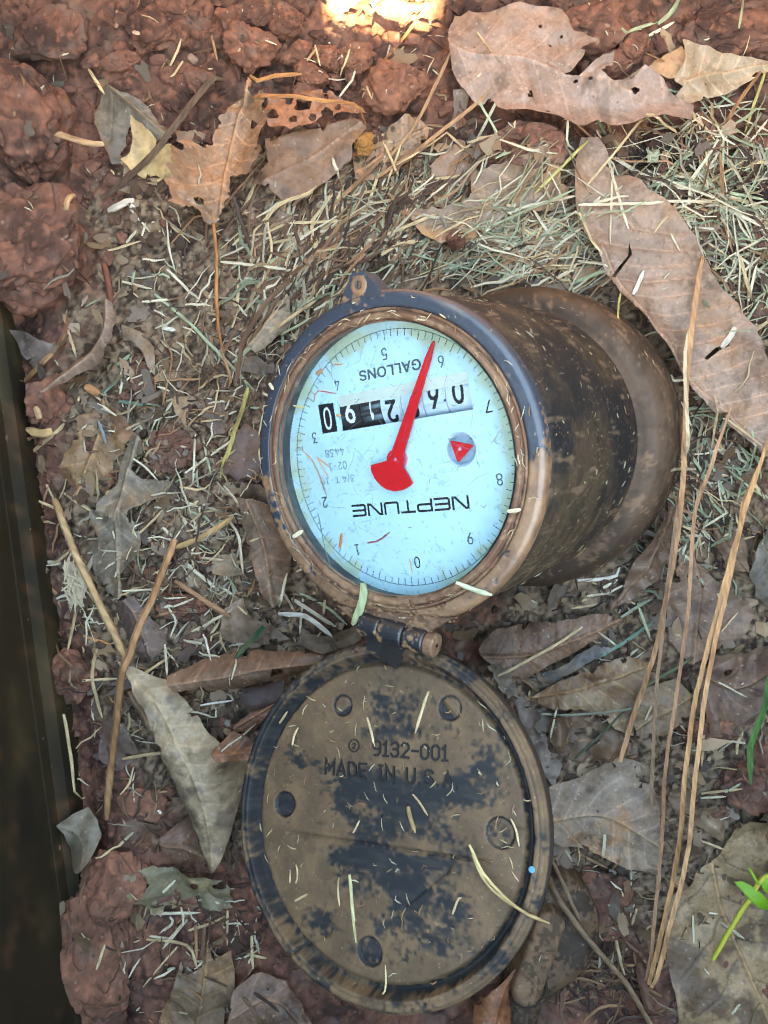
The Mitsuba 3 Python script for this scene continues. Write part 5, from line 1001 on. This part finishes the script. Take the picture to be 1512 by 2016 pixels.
straw([(345, 1063), (300, 1175), (250, 1290), (228, 1440), (208, 1612)], 15, (176, 136, 94), 'long tan stalk crossing the thick straw, left of the lid', name='straw', cat='straw', flat=.8, seed=7, taper=(.9, .7), stiff=1, lift=.004)
straw([(345, 1143), (400, 1180), (455, 1216)], 12, (170, 132, 96), 'short tan stalk above the red clod, left of the meter foot', name='straw', cat='straw', flat=.8, seed=8, stiff=1)
straw([(345, 1078), (400, 1056), (462, 1015)], 12, (188, 156, 104), 'yellowish stalk rising right from the top of the long tan stalk', name='straw', cat='straw', flat=.8, seed=9)
straw([(142, 1395), (150, 1512), (150, 1582)], 9, 's', 'upright straw close to the box wall, lower left', name='straw', cat='straw', seed=10)
straw([(115, 1383), (132, 1508)], 6, 'o', 'thin orange straw touching the box wall, lower left', name='straw', cat='straw', seed=11)
straw([(137, 1637), (142, 1712)], 6, 's', 'short straw below the grey-green cupped leaf', name='straw', cat='straw', seed=12)
for k, (P, w, c, L) in enumerate([
    ([(1382, 500), (1364, 630), (1346, 804), (1336, 1008), (1306, 1208), (1276, 1333), (1221, 1500)], 13, (190, 146, 104), 'longest orange-brown needle, leftmost of the upright bundle'),
    ([(1357, 648), (1349, 720), (1341, 800), (1330, 900)], 9, (206, 186, 150), 'pale needle laid along the top of the longest one'),
    ([(1402, 812), (1378, 920), (1357, 1008), (1351, 1158), (1336, 1333), (1311, 1512), (1303, 1662), (1284, 1862), (1272, 1930)], 10, (182, 140, 104), 'brown needle starting under the big cracked leaf, second in the bundle'),
    ([(1473, 874), (1441, 1008), (1396, 1233), (1371, 1358), (1351, 1512), (1338, 1652), (1311, 1792), (1276, 1934)], 13, (206, 158, 106), 'broad pale orange needle in the middle of the upright bundle'),
    ([(1493, 900), (1463, 1008), (1421, 1208), (1391, 1358), (1370, 1512), (1351, 1677), (1321, 1797), (1277, 1934)], 12, (210, 162, 112), 'rightmost pale orange needle of the upright bundle'),
    ([(1338, 960), (1311, 1183), (1291, 1383), (1281, 1600)], 9, (146, 116, 88), 'grey-brown needle ending behind the others, lower right')]):
    straw(P, w * .82, c, L, name='pine_needle', cat='needle', group=None, seed=20 + k, stiff=.95, lift=.004 + .0012 * k, flat=.3, taper=(.5, .8))
straw([(1274, 1925), (1273, 1950), (1277, 1985)], 17, (112, 82, 66), 'brown sheath at the foot of the upright needles', name='needle_sheath', cat='needle sheath', flat=1, taper=(.8, 1), lift=.003, seed=30)
straw([(1068, 1700), (1110, 1785), (1170, 1862), (1236, 1940), (1285, 2030)], 11, (142, 118, 90), 'long grey-tan stalk running from the lid to the bottom edge, left of a pair', name='straw', cat='straw', stiff=1, lift=.004, seed=31, flat=.8)
straw([(1074, 1668), (1110, 1740), (1141, 1812)], 7, (132, 108, 82), 'short thin stalk over the valve beside the lid', name='straw', cat='straw', stiff=1, lift=.006, seed=32)
straw([(1230, 1925), (1262, 1985), (1290, 2030)], 9, (158, 134, 100), 'second grey-tan stalk at the bottom edge, beside the long one', name='straw', cat='straw', seed=33, lift=.004)
straw([(1525, 1300), (1500, 1400), (1470, 1470), (1452, 1525)], 13, (66, 104, 44), 'broad green grass blade at the right edge', cat='grass blade', lift=.008, seed=34, taper=(1, .3))
straw([(520, 1233), (500, 1255), (475, 1286)], 13, (46, 82, 52), 'short dark green blade left of the lid hinge', lift=.004, seed=35)
# green sprout
sp = thing('green_sprout', 'fresh yellow-green sprout with small leaves at the right edge, low', 'sprout')
m, path = straw_mesh([(1402, 1888), (1440, 1825), (1475, 1770), (1500, 1733), (1530, 1715)], 10, flat=1, lift=.006, stiff=1, taper=(.9, .8)); put(child(sp, 'stem'), m, 'mat_litter', lin((196, 196, 66)))
m, path2 = straw_mesh([(1494, 1742), (1482, 1722), (1474, 1708)], 6, flat=.8, lift=.012, stiff=1); put(child(sp, 'stem'), m, 'mat_litter', lin((150, 190, 40)))
for pts in ([(1456, 1748), (1472, 1744), (1500, 1760), (1530, 1800), (1505, 1795), (1480, 1775)], [(1498, 1735), (1520, 1720), (1545, 1740), (1530, 1765), (1508, 1758)]):
    zc = path[2][2] + .003; pl = sg.Polygon(spline(np.array([at(a, b, zc)[:2] for a, b in pts + pts[:1]]), 60)).buffer(0); P2, tr = mesh_polygon(pl, .0005, 2); c0 = P2.mean(0)
    q = np.linalg.norm(P2 - c0, axis=1); top = np.c_[P2, zc - 60 * q ** 2]; put(child(sp, 'leaf'), shell(top, top - [0, 0, .0002], tr), 'mat_leaf', lin((126, 178, 26)))
# loose grass blades, traced one by one
BL = []
def bl(l, w, c, conv=None): BL.append(((conv(l) if conv else l), w, c))
for l, w, c in [([(0, 640), (120, 500), (260, 265)], 8, 't'), ([(-30, 700), (210, 540), (410, 400)], 9, 't'), ([(0, 240), (90, 130), (172, 18)], 7, 'o'), ([(245, 525), (310, 580), (376, 642)], 6, 's'), ([(245, 525), (150, 590), (50, 652)], 5, 's'),
    ([(802, 553), (720, 640), (590, 767)], 8, 'y'), ([(798, 732), (880, 640), (972, 538)], 6, 's'), ([(765, 806), (1060, 796), (1332, 794)], 7, 'p'), ([(898, 618), (1080, 715), (1300, 765), (1520, 822)], 9, 'p'), ([(1040, 700), (1280, 742), (1520, 792)], 7, 'g'),
    ([(870, 588), (920, 760), (962, 902)], 7, 'p'), ([(902, 640), (890, 960)], 5, 'p'), ([(1462, 308), (1350, 480), (1330, 620), (1340, 850), (1356, 1010)], 9, 't'), ([(1480, 308), (1420, 522)], 7, 'y'), ([(1502, 418), (1360, 642)], 6, 'g'), ([(1338, 580), (1430, 750), (1520, 965)], 7, 'p'),
    ([(1182, 758), (1068, 912)], 7, 's'), ([(1250, 638), (1258, 742)], 11, 'p'), ([(920, 142), (1000, 112), (1080, 88)], 8, 'g'), ([(1080, 90), (1130, 50), (1165, -10)], 11, 'g'), ([(1040, 142), (1142, 88)], 8, 'p'), ([(1042, 150), (1062, 222)], 7, 'g'), ([(1398, 112), (1412, -4)], 6, 'g'),
    ([(978, 532), (1080, 516), (1182, 500)], 7, 's'), ([(1182, 500), (1282, 434)], 5, 'p'), ([(365, 123), (400, 170), (462, 248)], 4, 's'), ([(706, 510), (745, 602)], 6, 'p'), ([(722, 500), (760, 640)], 5, 'g'), ([(478, 862), (600, 815), (762, 770)], 7, 'p'), ([(1345, 818), (1520, 905)], 9, 'p'), ([(1362, 882), (1432, 942)], 16, 'B'),
    ([(400, 900), (560, 850), (720, 800)], 6, 'g'), ([(590, 820), (640, 900), (700, 1000)], 7, 'p'), ([(640, 1000), (760, 930)], 6, 'p'), ([(520, 920), (620, 850)], 7, 's'), ([(420, 960), (600, 962)], 8, 'p'), ([(380, 985), (560, 975)], 9, 'p'), ([(450, 1000), (640, 940)], 6, 'g'), ([(740, 880), (860, 1000)], 6, 's'), ([(760, 940), (740, 860)], 7, 'g'),
    ([(1130, 920), (1165, 990)], 5, 'p'), ([(1160, 830), (1200, 930)], 6, 'p'), ([(1270, 660), (1180, 830)], 6, 's'), ([(1210, 690), (1060, 700)], 7, 'y'), ([(1000, 600), (985, 660)], 5, 'p'), ([(1440, 560), (1512, 470)], 6, 'p'), ([(330, 560), (480, 500)], 6, 's'), ([(120, 720), (300, 690)], 7, 's'), ([(150, 800), (250, 720)], 6, 'p'), ([(40, 830), (200, 856)], 8, 't'), ([(0, 560), (60, 700)], 6, 's'), ([(10, 740), (70, 560)], 5, 's'), ([(180, 820), (300, 740)], 7, 'g'), ([(0, 800), (130, 760)], 7, 'p'), ([(350, 430), (470, 540)], 6, 'g'), ([(360, 560), (440, 440)], 7, 'p')]: bl(l, w, c, B_)
for l, w, c in [([(655, -10), (700, 50), (752, 104)], 8, 't'), ([(740, 112), (800, 100), (872, 94)], 8, 'g'), ([(980, 152), (1000, 110), (1022, 58)], 10, 'w'), ([(1330, 362), (1360, 320), (1392, 264)], 15, 'w'), ([(1083, 852), (1150, 840), (1226, 838)], 8, 'p'), ([(1450, 292), (1520, 258)], 8, 's'), ([(1400, -5), (1440, 182)], 8, 's'), ([(1430, 180), (1450, 40)], 7, 'p'), ([(1220, 640), (1300, 930)], 7, 'g'), ([(1290, 800), (1350, 970)], 8, 'g'), ([(1240, 560), (1290, 760)], 6, 's'), ([(1350, 840), (1390, 960)], 6, 'g'), ([(1380, 700), (1430, 850)], 6, 'g'), ([(1440, 870), (1500, 960)], 9, 's'), ([(1340, 640), (1420, 760)], 5, 's'), ([(1440, 120), (1512, 20)], 7, 'g'), ([(1430, 200), (1512, 130)], 6, 'g'), ([(440, 60), (560, 90)], 6, 'p'), ([(620, 30), (760, 60)], 7, 's'), ([(480, 20), (490, 70)], 9, 'p'), ([(690, 40), (800, 80)], 6, 'g'), ([(620, 80), (740, 100)], 6, 's'), ([(760, 20), (840, 90)], 7, 'p'), ([(150, 70), (250, 30)], 11, 'd'), ([(265, 15), (320, 45)], 6, 's'), ([(905, 170), (920, 262)], 5, 'y'), ([(1130, 470), (1180, 510)], 6, 'p')]: bl(l, w, c, D_)
for l, w, c in [([(870, 24), (1030, 40), (1240, 70)], 7, 'p'), ([(1072, -5), (1150, 150), (1226, 242)], 8, 'p'), ([(1150, 158), (1165, 292)], 7, 'p'), ([(608, 150), (730, 250), (850, 370), (1002, 530)], 8, 'g'), ([(658, 54), (772, 162)], 7, 'p'), ([(772, 160), (776, 205)], 5, 'p'), ([(640, 328), (680, 402), (645, 592)], 5, 't'), ([(978, 518), (940, 650), (870, 872)], 11, 'y'), ([(728, 852), (820, 790), (922, 718)], 6, 'p'), ([(122, 776), (297, 628)], 9, 's'), ([(250, 934), (372, 1012)], 8, 's'), ([(80, 722), (152, 704)], 6, 't'), ([(96, 492), (150, 440), (222, 358)], 13, (170, 132, 92)), ([(226, 352), (255, 300), (267, 238)], 12, (132, 92, 66)),
    ([(880, 520), (980, 350), (1130, 110)], 12, 'b'), ([(930, 500), (960, 330), (1060, 170), (1192, 58)], 12, 'b'), ([(1000, 210), (1080, 40), (1110, -20)], 10, 'b'), ([(525, 798), (570, 830), (622, 882)], 5, 'p'), ([(1300, -10), (1270, 160)], 8, 'p'), ([(1360, 0), (1398, 60)], 8, 'p'), ([(870, 360), (910, 480), (900, 520)], 7, 't'), ([(1000, 300), (1190, 120)], 9, 'k'), ([(1060, 300), (1250, 170)], 8, 's'), ([(1110, 320), (1230, 240)], 6, 'g'), ([(880, 380), (960, 230)], 9, 'b'), ([(480, 100), (600, 130)], 6, 'p'), ([(530, 60), (520, 110)], 7, 'g'), ([(560, 180), (680, 170)], 6, 'p'), ([(800, 200), (840, 130)], 6, 'p'), ([(640, 280), (690, 290)], 10, 'w'), ([(460, 430), (510, 390)], 9, 'g'), ([(470, 570), (570, 590)], 9, 'B'), ([(380, 560), (480, 480)], 6, 'B'), ([(770, 700), (760, 900)], 6, 'p'), ([(800, 720), (830, 860)], 6, 'g'), ([(850, 820), (930, 760)], 6, 's'), ([(690, 960), (860, 1000)], 7, 'p'), ([(880, 900), (960, 990)], 5, 'p'), ([(150, 960), (230, 1000)], 7, 's'), ([(180, 900), (210, 960)], 6, 's'), ([(140, 1000), (190, 900)], 5, 't'), ([(390, 650), (420, 740)], 8, (130, 140, 140)), ([(250, 230), (300, 400)], 8, 's')]: bl(l, w, c, C_)
for l, w, c in [([(650, 203), (740, 212), (842, 292)], 10, 'p'), ([(1098, 400), (1205, 410), (1312, 492)], 12, 'w'), ([(1148, 338), (1240, 400), (1324, 452)], 10, 'p'), ([(1180, 320), (1280, 370), (1366, 444)], 7, 'g'), ([(1192, 340), (1180, 482)], 6, 'p'), ([(1130, 300), (1160, 390)], 7, 'p'), ([(1280, 345), (1276, 400)], 7, 's'), ([(1100, 372), (1130, 240)], 7, 'p'), ([(753, 472), (910, 388)], 7, 'p'), ([(322, 664), (472, 655)], 7, 's'), ([(385, 528), (370, 650), (402, 812)], 9, 's'), ([(430, 728), (480, 780), (542, 842)], 6, 's'), ([(325, 240), (300, 390), (268, 545)], 8, 's'), ([(388, 150), (330, 262)], 12, 'p'), ([(480, 972), (560, 960), (662, 944)], 8, 's'), ([(660, 370), (692, 430), (670, 492)], 6, 'p'), ([(893, 18), (942, 100), (962, 242)], 7, 'p'), ([(780, 748), (852, 800), (852, 768)], 5, 'p'), ([(800, 748), (920, 742)], 5, 'w'), ([(920, 742), (905, 720)], 5, 'p'), ([(520, 300), (660, 300)], 5, 'p'), ([(640, 60), (680, 100)], 8, 'p'), ([(560, 90), (640, -10)], 6, 's'), ([(700, -10), (740, 60)], 7, 'p'), ([(790, 180), (880, 190)], 7, 'p'), ([(720, 190), (860, 310)], 8, 'p'), ([(860, 290), (920, 330)], 7, 'p'), ([(890, 240), (940, 330)], 6, 'g'), ([(560, 260), (640, 300)], 6, 's'), ([(640, 110), (660, 240)], 6, 's'), ([(460, 1000), (420, 920)], 5, 'k'), ([(160, 195), (240, 200)], 9, 'p'), ([(200, 300), (240, 380)], 8, 't'), ([(330, 490), (440, 520)], 8, 'o'), ([(210, 210), (280, 150)], 7, 's'), ([(920, 870), (1010, 830)], 5, 'p'), ([(800, 480), (870, 556)], 6, 'w'), ([(900, 530), (960, 520)], 6, 'p'), ([(650, 520), (690, 620)], 7, 'p'), ([(620, 600), (680, 560)], 7, 's')]: bl(l, w, c, E_)
for l, w, c in [([(782, 453), (640, 545), (428, 658)], 7, 's'), ([(1062, 434), (960, 505), (838, 582)], 8, 'B'), ([(760, 268), (860, 262), (922, 250), (930, 220)], 9, 'w'), ([(682, 768), (655, 892)], 5, 'p'), ([(628, 803), (752, 800)], 6, 'p'), ([(740, 982), (850, 880), (962, 768)], 5, (72, 92, 66)), ([(640, 806), (840, 792), (1032, 766)], 6, (122, 128, 108)), ([(1318, 670), (1430, 730)], 5, 'p'), ([(1200, 20), (1282, 102)], 14, 'p'), ([(1210, 172), (1292, -4)], 7, 'g'), ([(1330, 470), (1392, 398)], 5, 's'), ([(1280, 140), (1370, 20)], 9, 'g'), ([(1310, 320), (1350, 370)], 7, 'p'), ([(1260, 60), (1340, -10)], 6, 'p'), ([(920, 410), (1060, 340)], 8, (140, 150, 128)), ([(1040, 350), (1020, 480)], 7, 'g'), ([(860, 300), (930, 270)], 8, 'p'), ([(880, 320), (940, 290)], 6, 'p'), ([(800, 330), (880, 320)], 6, 'p'), ([(740, 380), (860, 360)], 5, 's'), ([(1000, 700), (1220, 570)], 8, (92, 104, 72)), ([(1030, 820), (1052, 760)], 6, 'p'), ([(1260, 860), (1250, 1000)], 6, 's'), ([(1370, 940), (1410, 860)], 8, 's'), ([(1340, 960), (1400, 870)], 6, 'p'), ([(840, 470), (920, 530)], 5, 'p')]: bl(l, w, c, F_)
for l, w, c in [([(598, 572), (790, 568)], 8, 'p'), ([(640, 490), (690, 440)], 7, 'p'), ([(740, 642), (820, 615), (890, 583)], 8, 's'), ([(578, 672), (740, 690), (782, 772)], 8, 's'), ([(702, 700), (640, 770), (563, 864)], 5, 's'), ([(738, 595), (690, 650), (640, 712)], 9, 'p'), ([(805, 605), (795, 762)], 11, 'b'), ([(670, 585), (680, 610), (630, 650)], 7, 'p'), ([(770, 600), (780, 740)], 8, 't'), ([(830, 600), (840, 680)], 7, 'k'), ([(897, 560), (895, 700)], 7, 's'), ([(415, 693), (395, 750), (378, 798)], 7, 's'), ([(525, 252), (472, 300)], 7, 'p'), ([(590, 660), (680, 680)], 7, 'p'), ([(990, 660), (1000, 780)], 8, 's'), ([(970, 730), (1050, 750)], 8, 's'), ([(640, 170), (620, 168)], 6, 'w'), ([(660, 795), (690, 785)], 8, 'p'), ([(805, 823), (895, 862)], 5, 'k'), ([(960, 900), (1040, 1020)], 10, 'b'), ([(1000, 880), (1100, 960)], 8, 'k'), ([(745, 870), (805, 915)], 6, 't'), ([(705, 962), (740, 966)], 5, 'p')]: bl(l, w, c, G_)
for l, w, c in [([(872, 260), (860, 362)], 8, 'p'), ([(918, 680), (942, 802)], 8, 's'), ([(868, 722), (912, 736)], 7, 'p'), ([(1000, 558), (984, 632)], 7, 's'), ([(1325, 606), (1420, 672)], 8, 'p'), ([(1215, 580), (1220, 690)], 5, 'p'), ([(1240, 290), (1330, 310)], 6, 's'), ([(1370, 970), (1402, 930)], 7, 'p'), ([(1280, 572), (1316, 574)], 5, 'p'), ([(1260, 790), (1280, 812)], 5, 'p'), ([(1250, 100), (1410, 80)], 7, 's'), ([(1260, 130), (1350, 110)], 6, 'p'), ([(1300, 60), (1350, 20)], 6, 'g'), ([(1390, 180), (1440, 100)], 7, 'b'), ([(900, 400), (930, 360)], 8, 't'), ([(760, 330), (890, 410)], 7, 't'), ([(650, 350), (720, 390)], 7, 't'), ([(790, 1000), (860, 940), (950, 940)], 8, 't'), ([(830, 960), (830, 860)], 7, 'k'), ([(870, 960), (900, 1010)], 7, 'k'), ([(780, 880), (820, 980)], 8, 'k'), ([(700, 940), (790, 880)], 8, 'k')]: bl(l, w, c, H_)
for l, w, c in [([(520, 440), (550, 404), (625, 374)], 9, 's'), ([(575, 480), (660, 400), (756, 310)], 9, 't'), ([(660, 504), (690, 440), (722, 358)], 9, 'b'), ([(640, 400), (700, 384), (770, 368)], 6, 's'), ([(665, 450), (680, 380)], 7, 'p'), ([(548, 505), (625, 434)], 10, 'g'), ([(648, 438), (666, 482)], 9, 'p'), ([(465, 400), (500, 506)], 9, 'k'), ([(570, 440), (720, 430)], 7, 's'), ([(600, 470), (740, 400)], 8, 't'), ([(700, 470), (750, 330)], 7, 's'), ([(720, 400), (760, 500)], 7, 'p'), ([(655, 310), (668, 355)], 8, 'p'), ([(690, 480), (800, 380)], 7, 'g'), ([(560, 500), (640, 470)], 6, 'p'), ([(740, 470), (860, 420)], 8, 's'), ([(630, 500), (700, 400)], 8, 'b'), ([(415, 60), (428, 120)], 6, 't'), ([(620, 90), (630, 130)], 5, 's'), ([(605, 125), (620, 98)], 6, 's'), ([(670, 150), (690, 92)], 5, 's'), ([(720, 160), (735, 215)], 5, 's'), ([(700, 150), (665, 195)], 6, 'p'), ([(280, 465), (288, 440)], 5, 'p'), ([(250, 478), (268, 455)], 7, 'p'), ([(304, 475), (316, 452)], 6, 's'), ([(310, 370), (345, 415)], 7, 'b'), ([(335, 130), (365, 95)], 6, 's'), ([(380, 105), (440, 90)], 5, 'b'), ([(360, 120), (340, 160)], 6, 's'), ([(180, 145), (205, 185)], 8, 's')]: bl(l, w, c)
WORD = {'s': 'straw-yellow', 'p': 'pale cream', 'g': 'grey-green', 'w': 'whitish', 't': 'tan', 'b': 'brown', 'k': 'dark brown', 'd': 'dark green', 'o': 'orange', 'y': 'olive-yellow', 'B': 'blue-green'}
for k, (P, w, c) in enumerate(BL):
    word = WORD.get(c, 'grey-tan') if isinstance(c, str) else 'grey-tan'; P = np.asarray(P, float)
    L = np.linalg.norm(np.diff(P, axis=0), axis=1).sum(); size = 'long' if L > 150 else 'short' if L < 75 else 'mid-length'
    dx_, dy_ = P[-1] - P[0]; an = math.degrees(math.atan2(-dy_, dx_)) % 180
    way = 'lying level' if an < 18 or an > 162 else 'slanting up right' if an < 68 else 'upright' if an < 112 else 'slanting up left'
    lb = f'{size} {word} grass blade {way} {near(P.mean(0))}'
    straw(P, w * .85, c, lb, 'like grass blades: ' + lb[:80], seed=300 + k, stiff=.85)
cnt_ = {}
for k_, v_ in labels.items(): cnt_[v_.get('label')] = cnt_.get(v_.get('label'), 0) + 1
for k_, v_ in labels.items():
    if v_.get('group', '').startswith('like ') and cnt_[v_['label']] == 1: del v_['group']
for k_, v_ in labels.items():
    if v_.get('category') == 'grass blade' and 'group' not in v_: v_['group'] = 'loose dry grass blades'
# blades on the meter
for P, w, c, fr, cc, L in [
    ([(715, 1149), (716, 1166), (706, 1206), (693, 1230)], 20, (176, 192, 146), RF, .0022, 'pale green leaf blade hanging over the foot of the dial glass'),
    ([(897, 1148), (930, 1160), (970, 1172)], 11, (196, 206, 168), RF, .0012, 'pale green blade across the lower right of the dial ring'),
    ([(1000, 1007), (1026, 1003)], 9, (206, 200, 166), RF, .0012, 'short pale blade on the right of the dial ring'),
    ([(530, 755), (538, 768)], 8, 'p', RF, .0008, 'tiny pale blade on the left of the dial ring'),
    ([(576, 1058), (596, 1044)], 9, 'p', RF, .0012, 'short pale chip at the lower left of the dial ring'),
    ([(594, 885), (620, 915), (644, 980)], 4, (170, 120, 84), RF, -.0004, 'thin brown hair lying on the glass over the figure two'),
    ([(668, 1080), (673, 1050)], 7, (196, 140, 84), RF, -.0004, 'orange chip on the glass at the lower left'),
    ([(722, 1069), (745, 1064), (768, 1047)], 5, (150, 74, 62), RF, -.0004, 'curved red-brown hair on the glass near the figure one'),
    ([(577, 798), (600, 803)], 5, (206, 190, 120), RF, -.0004, 'yellow chip on the glass at the upper left'),
    ([(622, 735), (636, 727)], 9, (150, 118, 92), RF, -.0004, 'brown flake on the glass at the upper left'),
    ([(624, 900), (648, 942)], 4, (186, 140, 100), RF, -.0004, 'thin tan hair on the glass, first of two on the faded lettering'),
    ([(626, 902), (650, 920)], 5, (196, 150, 104), RF, -.0004, 'thin tan hair on the glass, second of two on the faded lettering'),
    ([(626, 1010), (640, 1080), (656, 1130)], 3, (96, 128, 120), RF, -.0004, 'long thin green hair on the glass, lower left'),
    ([(657, 718), (676, 717)], 5, (190, 150, 110), RF, -.0004, 'small tan curl on the glass, upper left'),
    ([(662, 817), (672, 818)], 6, (196, 160, 110), RF, -.0004, 'orange chip between the first two counter figures'),
    ([(806, 1100), (812, 1130)], 4, (206, 170, 130), RF, -.0004, 'tan curved hair beside the figure zero'),
    ([(618, 790), (625, 770), (662, 775)], 4, (170, 96, 72), RF, -.0004, 'red-brown forked hair on the glass near the figure three'),
    ([(865, 618), (878, 626)], 5, 's', RF, .0010, 'straw chip in the groove at the top of the dial ring'),
    ([(1030, 862), (1042, 788)], 1, 's', RF, .0, None),
    ([(843, 1362), (830, 1400), (818, 1444)], 7, 's', LF, -.0024, 'straw lying on the lid right of the lettering, upper half'),
    ([(722, 1412), (730, 1440), (737, 1470)], 6, 's', LF, -.0024, 'straw lying on the lid left of the lettering'),
    ([(550, 1424), (558, 1412), (566, 1400)], 5, 's', LF, -.0024, 'thin straw at the upper left edge of the lid face'),
    ([(688, 1722), (694, 1790), (701, 1856)], 8, (206, 202, 148), LF, -.0024, 'longest pale straw in the lower half of the lid'),
    ([(667, 1727), (665, 1750), (669, 1784)], 5, 's', LF, -.0024, 'thin bent straw just left of the longest one on the lid'),
    ([(804, 1588), (810, 1615), (817, 1640)], 10, (178, 156, 110), LF, -.0022, 'flat tan straw chip on the black patch of the lid'),
    ([(812, 1564), (826, 1580), (842, 1606)], 5, 's', LF, -.0024, 'curved straw on the black patch of the lid'),
    ([(1006, 1612), (1016, 1635), (1022, 1666)], 5, 's', LF, -.0022, 'curved straw around the right boss of the lid'),
    ([(570, 1738), (572, 1712)], 4, 's', LF, -.0024, 'thin straw on the left half of the lid, first of two'),
    ([(582, 1740), (586, 1720), (583, 1702)], 4, 's', LF, -.0024, 'thin straw on the left half of the lid, second of two'),
    ([(580, 1774), (606, 1760)], 5, 's', LF, -.0024, 'short slanting straw on the lower left of the lid'),
    ([(695, 1640), (708, 1615)], 4, 's', LF, -.0024, 'short forked straw beside the long groove of the lid'),
    ([(575, 1468), (580, 1446), (588, 1432)], 5, 's', LF, -.0024, 'straw standing on the tan mud of the lid, upper left'),
    ([(890, 1800), (903, 1768), (908, 1768)], 5, 's', LF, -.0024, 'hooked straw on the lower right of the lid'),
    ([(734, 1975), (758, 1950), (758, 1900)], 4, 's', LF, -.0024, 'curved hair beside the bottom boss of the lid')]:
    if L: straw(P, w * (.7 if fr is RF and w <= 5 else 1), c, L, seed=700 + int(P[0][0]), frame=(fr, cc), stiff=1, flat=.5 if w < 12 else .12)
m1, p1 = straw_mesh([(924, 1664), (958, 1728), (1016, 1786), (1083, 1818)], 7, frame=(LF, .0012), flat=.8); m2, p2 = straw_mesh([(930, 1682), (952, 1730), (985, 1766), (1040, 1800), (1083, 1819)], 6, frame=(LF, .0008), flat=.8)
put(numbered('straw'), join([m1, m2]), 'mat_litter', straw_color(join([m1, m2]), (206, 186, 130), 9)); tag('straw' if 'straw' not in labels else f"straw_{used['straw'] - 1:03d}", 'forked straw curving over the lower right rim of the lid', 'straw')

r_ = np.random.default_rng(22)
clip(110, 1010, 440, 90, 30, .35, .5, 14, 80, 5.5, 'sppg')
clip(60, 400, 800, 110, 190, .9, 1.2, 10, 40, 5, 'spp')
clip(60, 330, 1130, 120, 120, .6, 1.2, 10, 40, 5, 'spp')
clip(50, 1440, 400, 50, 100, -.5, .9, 20, 90, 6, 'sppg')
clip(150, 760, 1000, 450, 600, 0, 3, 4, 13, 3.5, 'sppt')
m = join(parts); put('grass_clippings', m, 'mat_litter', np.vstack(cols), smooth=False); tag('grass_clippings', 'short dry grass clippings and fibres strewn over soil and leaves', 'grass clippings', kind='stuff')
# specks on ring, glass and lid
parts, cols = [], []
for k in range(240):
    onlid = k > 120
    if onlid:
        rr_ = .047 * r_.random() ** .5; a_ = r_.random() * 6.28; uv = np.array([rr_ * math.cos(a_), rr_ * math.sin(a_)]); fr, cc = LF, -.0026
    else:
        a_ = r_.random() * 6.28; rr_ = r_.choice([.0435, .0425, .043, .045, .048, .03]) + r_.normal(0, .0006); uv = np.array([rr_ * math.cos(a_), rr_ * math.sin(a_)]); fr, cc = RF, (.0006 if rr_ > .0415 else -.0009)
        if rr_ < .0415: uv = uv * r_.random() ** .5 * 1.3
    L = r_.uniform(.0005, .0020) * (.6 if rr_ < .0415 and not onlid else 1); an = r_.random() * 3.14 if onlid or rr_ < .0415 else a_ + 1.57 + r_.normal(0, .5); d0 = np.array([math.cos(an), math.sin(an)]) * L
    path = fr.w(np.array([[*(uv - d0), cc], [*(uv + r_.normal(0, .0003, 2)), cc + .0003], [*(uv + d0), cc]]))
    m = tube(path, np.array([.5, 1, .4]) * r_.uniform(.00010, .00024) * (.55 if rr_ < .0415 and not onlid else 1), 4, .5, fr.n); parts.append(m)
    cols.append(np.broadcast_to(lin(PAL[(('s', 'p', 't', 's') if onlid or rr_ > .0415 else ('b', 'k', 't', 'k'))[int(r_.integers(4))]]) * r_.uniform(.7, 1), (len(m[0]), 3)))
for k in range(110):
    an = r_.uniform(-1.5, 1.5) + math.atan2(*(RF.M[:2] @ np.array([1, .2, .3]))[::-1]); cc = r_.uniform(-.118, -.013); rr_ = (.0502 + .0022 * min(1, -cc / .085)) if cc > -.089 else .0606 if cc < -.098 else .055
    p_ = lambda a_, z_: np.array([(rr_ + .0002) * math.cos(a_), (rr_ + .0002) * math.sin(a_), z_]); L = r_.uniform(.0004, .0016); t_ = r_.random() * 3.14
    path = RF.w(np.array([p_(an - L / .05 * math.cos(t_), cc - L * math.sin(t_)), p_(an, cc), p_(an + L / .05 * math.cos(t_), cc + L * math.sin(t_))])); m = tube(path, np.array([.5, 1, .4]) * r_.uniform(.0001, .0002), 4, .6, RF.n); parts.append(m)
    cols.append(np.broadcast_to(lin(PAL['spts'[int(r_.integers(4))]]) * r_.uniform(.6, 1), (len(m[0]), 3)))
put('straw_flecks', join(parts), 'mat_litter', np.vstack(cols), smooth=False); tag('straw_flecks', 'tiny straw flecks caught on the ring, glass, body and lid of the meter', 'straw flecks', kind='stuff')
